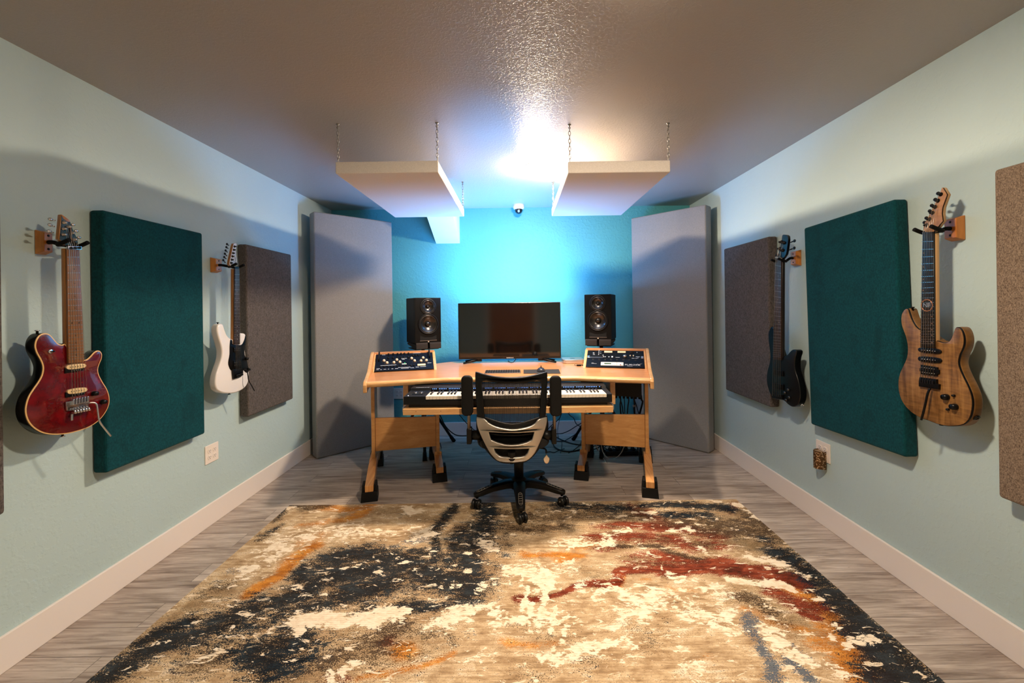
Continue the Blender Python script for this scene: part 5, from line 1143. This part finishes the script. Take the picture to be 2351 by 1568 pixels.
S('C', [(1250, 1500), (1330, 1490), (1380, 1480)], 0.060, .85); S('C', [(1780, 1450), (1800, 1480)], 0.068, .9); S('C', [(1830, 1490), (1870, 1520), (1920, 1530)], 0.051, .9); S('C', [(1950, 1470), (1990, 1462)], 0.037, .9); S('C', [(1880, 1455), (1930, 1480)], 0.034, .95); S('C', [(1430, 1470), (1440, 1510)], 0.051, .8); S('C', [(1560, 1490), (1590, 1540)], 0.051, .75); S('C', [(760, 1555), (810, 1540)], 0.051, .9); S('C', [(1040, 1500), (1100, 1510)], 0.085, .6)
for x, y in ((905, 1330), (925, 1300), (960, 1305), (850, 1320), (1080, 1310), (1085, 1270), (1055, 1335), (1110, 1335), (745, 1375), (690, 1350), (840, 1295), (800, 1300), (1490, 1195), (1560, 1200), (1350, 1160), (1420, 1182), (1240, 1180), (1620, 1205), (1870, 1370), (1900, 1428), (760, 1330)): S('C', [(x-7, y+1), (x+7, y-1)], 0.026, .85)
S('C', [(1420, 1390), (1520, 1380), (1620, 1420), (1700, 1440)], .12, .62); S('C', [(1180, 1320), (1230, 1320), (1300, 1300)], .09, .7); S('C', [(700, 1240), (800, 1225), (900, 1230)], .09, .6, 1.5)
for x, y0, y1 in ((1196, 1300, 1350), (1212, 1330, 1440), (1228, 1390, 1450), (1275, 1400, 1440), (1300, 1420, 1470)): S('C', [(x, y0), (x+2, y1)], .014, .95)
S('N', [(1125, 1290), (1140, 1325), (1115, 1365)], .07, .62); S('D', [(1125, 1215), (1160, 1235), (1140, 1260)], .06, .6); S('C', [(1105, 1245), (1120, 1262)], .05, .85); S('C', [(1112, 1350), (1128, 1338)], .05, .85); S('D', [(1130, 1280), (1150, 1295)], .05, .55)
# blue flecks
S('B', [(1735, 1425), (1745, 1455), (1760, 1490), (1770, 1525), (1775, 1560)], .035, .9); S('B', [(1820, 1510), (1845, 1530), (1860, 1545)], .04, .95); S('B', [(1830, 1480), (1850, 1500)], .03, .7); S('B', [(960, 1225), (990, 1235), (940, 1240)], .05, .7); S('B', [(880, 1255), (920, 1250)], .04, .65); S('B', [(520, 1315), (560, 1312)], .03, .6)
me = bpy.data.meshes.new('rug'); n0 = NX*NY
vs = np.empty((n0*1, 3)); vs[:, 0] = gx.ravel(); vs[:, 1] = gy.ravel() - RY0; vs[:, 2] = RZ
fs = [(j*NX+i, j*NX+i+1, (j+1)*NX+i+1, (j+1)*NX+i) for j in range(NY-1) for i in range(NX-1)]
rim = list(range(NX)) + [j*NX+NX-1 for j in range(1, NY)] + [(NY-1)*NX+i for i in range(NX-2, -1, -1)] + [j*NX for j in range(NY-2, 0, -1)]
base = [(vs[i][0]*1.0008, vs[i][1], .0006) for i in rim]; m0 = len(rim)
fs += [(rim[k], n0+k, n0+(k+1) % m0, rim[(k+1) % m0]) for k in range(m0)] + [tuple(n0+k for k in range(m0))]
me.from_pydata([tuple(p) for p in vs]+base, [], fs)
for k in 'NDRGCOB':
    a = me.attributes.new('dye_'+k, 'FLOAT', 'POINT'); arr = np.zeros(n0+m0, dtype=np.float32); arr[:n0] = L[k].ravel().astype(np.float32)
    arr[n0:] = arr[:n0][rim]; a.data.foreach_set('value', arr)
rug = bpy.data.objects.new('rug', me); C.objects.link(rug); rug.location = (0, RY0, 0)
tag(rug, 'large abstract rug in cream, navy, rust and gold on the plank floor', 'rug')
m = Mt('abstract_rug_pile'); v = m.coord()
nA = m.noise(m.coord((.62, 1.15, 1)), 15, 6, .68, .7); nB = m.noise(m.coord((.6, 1.15, 1)), 46, 5, .68, .5); nC = m.noise(v, 210, 2, .5); nD = m.noise(m.coord((.75, 1.1, 1), (0, 0, .35)), 6.5, 5, .62, .9)
row = m.n('ShaderNodeTexWave', {'Vector': v, 'Scale': 26.0, 'Distortion': 1.0, 'Detail': 1, 'Detail Scale': 2.0}, bands_direction='Y')
nS = m.noise(m.coord((.30, 2.4, 1)), 24, 4, .62, .3)
ce_ = lambda n, k: m.math('MULTIPLY', m.math('SUBTRACT', n.outputs[0], .5), k)
add = lambda *a: a[0] if len(a) == 1 else m.math('ADD', a[0], add(*a[1:]))
big = add(ce_(nA, 1.5), ce_(nB, 1.3), ce_(nD, .8))
fine = add(ce_(nA, 1.4), ce_(nB, 1.3), ce_(nS, .8), ce_(nC, 1.7))
def step(x, lo, hi): return m.n('ShaderNodeMapRange', {'Value': x, 'From Min': lo, 'From Max': hi}, interpolation_type='SMOOTHSTEP').outputs[0]
def mask(k, nz, lo, hi):
    a = m.n('ShaderNodeAttribute', attribute_name='dye_'+k); return step(add(a.outputs['Fac'], nz), lo, hi)
bs_ = add(m.math('MULTIPLY', nA.outputs[0], .45), m.math('MULTIPLY', nS.outputs[0], .30), m.math('MULTIPLY', nD.outputs[0], .25))
col = m.ramp(bs_, [(.33, lin((106, 84, 60))), (.44, lin((172, 143, 108))), (.53, lin((209, 183, 146))), (.64, lin((243, 228, 203)))]).outputs[0]
col = m.mix(m.math('MULTIPLY', step(add(nC.outputs[0], ce_(nD, .5)), .57, .66), .45), col, lin((98, 74, 52)))
col = m.mix(m.math('MULTIPLY', mask('O', fine, .30, .95), .75), col, lin((108, 90, 64)))
gcol = m.ramp(nA, [(.35, lin((150, 84, 20))), (.55, lin((206, 132, 46))), (.7, lin((232, 182, 96)))]).outputs[0]
col = m.mix(m.math('MULTIPLY', mask('G', m.math('MULTIPLY', fine, .8), .32, .90), .95), col, gcol)
rcol = m.ramp(bs_, [(.40, lin((48, 16, 10))), (.50, lin((112, 36, 20))), (.62, lin((168, 78, 44)))]).outputs[0]
col = m.mix(m.math('MULTIPLY', mask('R', m.math('MULTIPLY', fine, .8), .34, .72), .96), col, rcol)
dcol = m.ramp(bs_, [(.38, lin((30, 23, 18))), (.62, lin((84, 65, 48)))]).outputs[0]
col = m.mix(m.math('MULTIPLY', mask('D', fine, .36, .85), .94), col, dcol)
col = m.mix(m.math('MULTIPLY', mask('B', m.math('MULTIPLY', fine, 1.1), .45, .75), .85), col, lin((56, 82, 104)))
ncol = m.ramp(add(m.math('MULTIPLY', nA.outputs[0], .6), m.math('MULTIPLY', nC.outputs[0], .4)), [(.36, lin((4, 9, 14))), (.52, lin((13, 26, 36))), (.68, lin((46, 64, 74)))]).outputs[0]
col = m.mix(m.math('MULTIPLY', mask('N', fine, .36, .76), .97), col, ncol)
ccol = m.ramp(nB, [(.3, lin((222, 196, 160))), (.6, lin((250, 236, 212)))]).outputs[0]
nF = m.noise(m.coord((.55, 1.25, 1), (0, 0, -.25)), 25, 5, .66, .8)
fl_ = step(add(nF.outputs[0], ce_(nD, .25)), .605, .625)
col = m.mix(m.math('MULTIPLY', fl_, .9), col, ccol)
col = m.mix(m.math('MULTIPLY', mask('C', m.math('MULTIPLY', big, 1.35), .70, .80), .96), col, ccol)
col = m.mix(m.math('MULTIPLY', row.outputs[1], .12), col, lin((60, 46, 34)), 'MIX')
b = m.bsdf(Base_Color=col, Roughness=.95, Normal=m.bump(add(nC.outputs[0], m.math('MULTIPLY', row.outputs[1], .3)), .45, .003)); b.inputs['Specular IOR Level'].default_value = .1
me.materials.append(m.m)

# ------------------------------------------------------------------ cables under the desk
M_wcab = P('white_cable', (205, 205, 200), .5)
M_cab = P('black_cable', (11, 11, 12), .5)
def cable(pts, r, label, mat=None, group='loose cables under the desk', name='cable'):
    q = cr([Vector(p) for p in pts], 8, False); lo = min(q, key=lambda p: p.z)
    o = MB().tube(q, r, 7).build(name, mat or M_cab, None, (lo.x, lo.y, max(0, lo.z-r)))
    tag(o, label, 'cable', group)
def fl(px, py, r=.006): return onZ(px, py, r)
Y_ = lambda px, py, y: onY(px, py, y)
cable([Y_(1262, 1004, 3.9), fl(1269, 1018), fl(1275, 1028), fl(1290, 1034.5), fl(1307, 1036.5), fl(1325, 1034), fl(1338, 1029), fl(1350, 1022)], .0075, 'thick black cable curving over the floor beside the chair')
cable([fl(1262, 996), fl(1277, 1003.5), fl(1290, 1010), fl(1307, 1016.5), fl(1322, 1020), fl(1338, 1022), fl(1352, 1020)], .006, 'black cable running straight over the floor behind the chair')
cable([Y_(1266, 997, 4.25), Y_(1278, 996, 4.25), Y_(1291, 995, 4.25), Y_(1307, 988.5, 4.2), Y_(1322, 979, 4.15), Y_(1338, 969, 4.1), Y_(1350, 958, 4.08)], .0042, 'thin black cable rising from the floor behind the chair to the desk')
cable([Y_(1302, 944, 4.1), Y_(1309, 954, 4.15), Y_(1317, 960, 4.2), Y_(1323, 973, 4.2), Y_(1335, 981, 4.2), Y_(1345, 990, 4.25), fl(1350, 1004)], .0042, 'thin black cable dropping from the desk in front of the white baseboard')
cable([Y_(1290, 946, 4.0), Y_(1286, 958, 4.05), Y_(1278, 967, 4.1), Y_(1262, 981, 4.2), fl(1250, 1000)], .0042, 'thin black cable dropping behind the raised armrest')
cable([Y_(1288, 950, 4.1), Y_(1283, 970, 4.1), Y_(1280, 990, 4.1), fl(1283, 1006), fl(1289, 1012), fl(1290, 1022), fl(1287, 1040)], .0025, 'very thin dark cord hanging straight down beside the armrest')
cable([fl(1277, 1012, .004), fl(1292, 1013, .004), fl(1305, 1007, .004), fl(1316, 1000, .004), fl(1325, 996, .004)], .0035, 'thin black cord bent on the floor by the stand leg')
cable([fl(1338, 998, .004), fl(1335, 1012, .004), fl(1331, 1021, .004), fl(1319, 1032, .004), fl(1305, 1040, .004)], .0035, 'thin black cord running under the inner desk foot')
cable([fl(1255, 1038, .004), fl(1263, 1037, .004), fl(1272, 1039, .004), fl(1283, 1034, .004), fl(1296, 1030, .004)], .0032, 'thin black cord by the chair lever')
cable([Y_(1366, 1014, 3.80), Y_(1371, 1028, 3.80), Y_(1379, 1044, 3.80), fl(1388, 1056), fl(1390, 1062)], .0035, 'white cable hanging straight down below the wooden panel', M_wcab)
cable([Y_(1380, 1018, 3.75), Y_(1383, 1034, 3.75), Y_(1389, 1046, 3.76), Y_(1398, 1052.5, 3.77), Y_(1407, 1053.5, 3.77), Y_(1418, 1048, 3.76), Y_(1427, 1038, 3.75), Y_(1433, 1024, 3.75)], .0035, 'white cable hanging in a wide loop below the wooden panel', M_wcab)
cable([Y_(1395, 1022, 3.9), Y_(1402, 1034, 3.9), Y_(1414, 1044, 3.9), Y_(1419, 1040, 3.9), Y_(1426, 1026, 3.9)], .0028, 'grey cord in a narrow loop below the wooden panel', P('grey_cord', (130, 130, 128), .5))
rg = random.Random(11)
for k in range(8):
    x0 = 1384 + rg.uniform(0, 62); y0 = 1030 + rg.uniform(-5, 14); a = rg.uniform(0, 6.3); pts = []
    c0 = onZ(x0, y0, .02); R_ = rg.uniform(.05, .12)
    for j in range(9):
        t_ = j/8*2*pi*rg.uniform(.7, 1.2)
        pts.append(Vector((c0.x + R_*cos(a+t_)*1.5 + rg.uniform(-.02, .02), max(3.90, min(4.25, c0.y + R_*sin(a+t_) + rg.uniform(-.03, .03))), .006 + abs(sin(t_*1.3+k))*(.03+.012*k))))
    cable(pts, rg.choice([.0035, .0045, .006]), 'black cable in the tangle on the floor behind the wooden panel on the bass side', None, 'black cables in the floor tangle')
pb = onZ(1430, 1048, 0); t = thing('power_strip', 'black power strip on the floor in the cable tangle on the bass side', 'power strip', (pb.x, 3.86, 0))
MB().cbox((pb.x, 3.86, .022), (.30, .07, .042)).build('case', M_blkp, t, bev=.008)
for i in range(4): MB().cbox((pb.x-.105+.07*i, 3.86, .0505), (.034, .04, .015)).build('plug', M_rubber, t, bev=.004)
for k, (x, ys, y1, yd) in enumerate(((1424, 910, 930, 3.60), (1426, 925, 945, 3.64), (1432, 911, 935, 3.62), (1443, 911, 932, 3.6), (1455, 911, 940, 3.58), (1456, 920, 938, 3.66), (1472, 911, 925, 3.6))):
    dx = (0, 7, 3, -2, 2, 12, 0)[k]; e = (1426, 1433, 1435, 1440, 1458, 1468, 1467)[k]
    cable([Y_(x, ys-3, yd), Y_(x+dx*.3+1, (ys+y1)/2, yd), Y_(x+dx*.6+(3 if k == 6 else 0), y1, yd), Y_(e, 958, yd), Y_(e+1, 985, yd+.04), Y_(e-3, 1015, yd+.08), fl(e-8+k, 1040-k)], (.0065, .005, .004, .0055, .008, .004, .008)[k], 'black cable hanging from the black box under the desktop', None, 'black cables hanging from the box under the desktop')
MB0 = MB(); c = Y_(1456, 932, 3.58); tag(MB().tube([c+Vector((-.012, 0, 0)), c+Vector((.012, 0, .002))], .011, 10).build('cable_tie', P('silver_tape', (170, 165, 165), .4), None, c), 'pale tape band around the cables hanging from the black box', 'cable tie')
cable([Y_(1005, 945, 4.1), Y_(1012, 957, 4.15), Y_(1022, 977, 4.2), Y_(1036, 992, 4.22), Y_(1050, 999.5, 4.22), Y_(1072, 1000.5, 4.22), Y_(1090, 998, 4.24)], .0055, 'black cable sagging behind the desk on the white guitar side')
cable([Y_(1050, 946, 4.1), Y_(1058, 956, 4.12), Y_(1068, 968, 4.16), Y_(1082, 982, 4.2), Y_(1096, 992, 4.22), fl(1108, 1002)], .0040, 'thin black cable dropping behind the chair on the white guitar side')
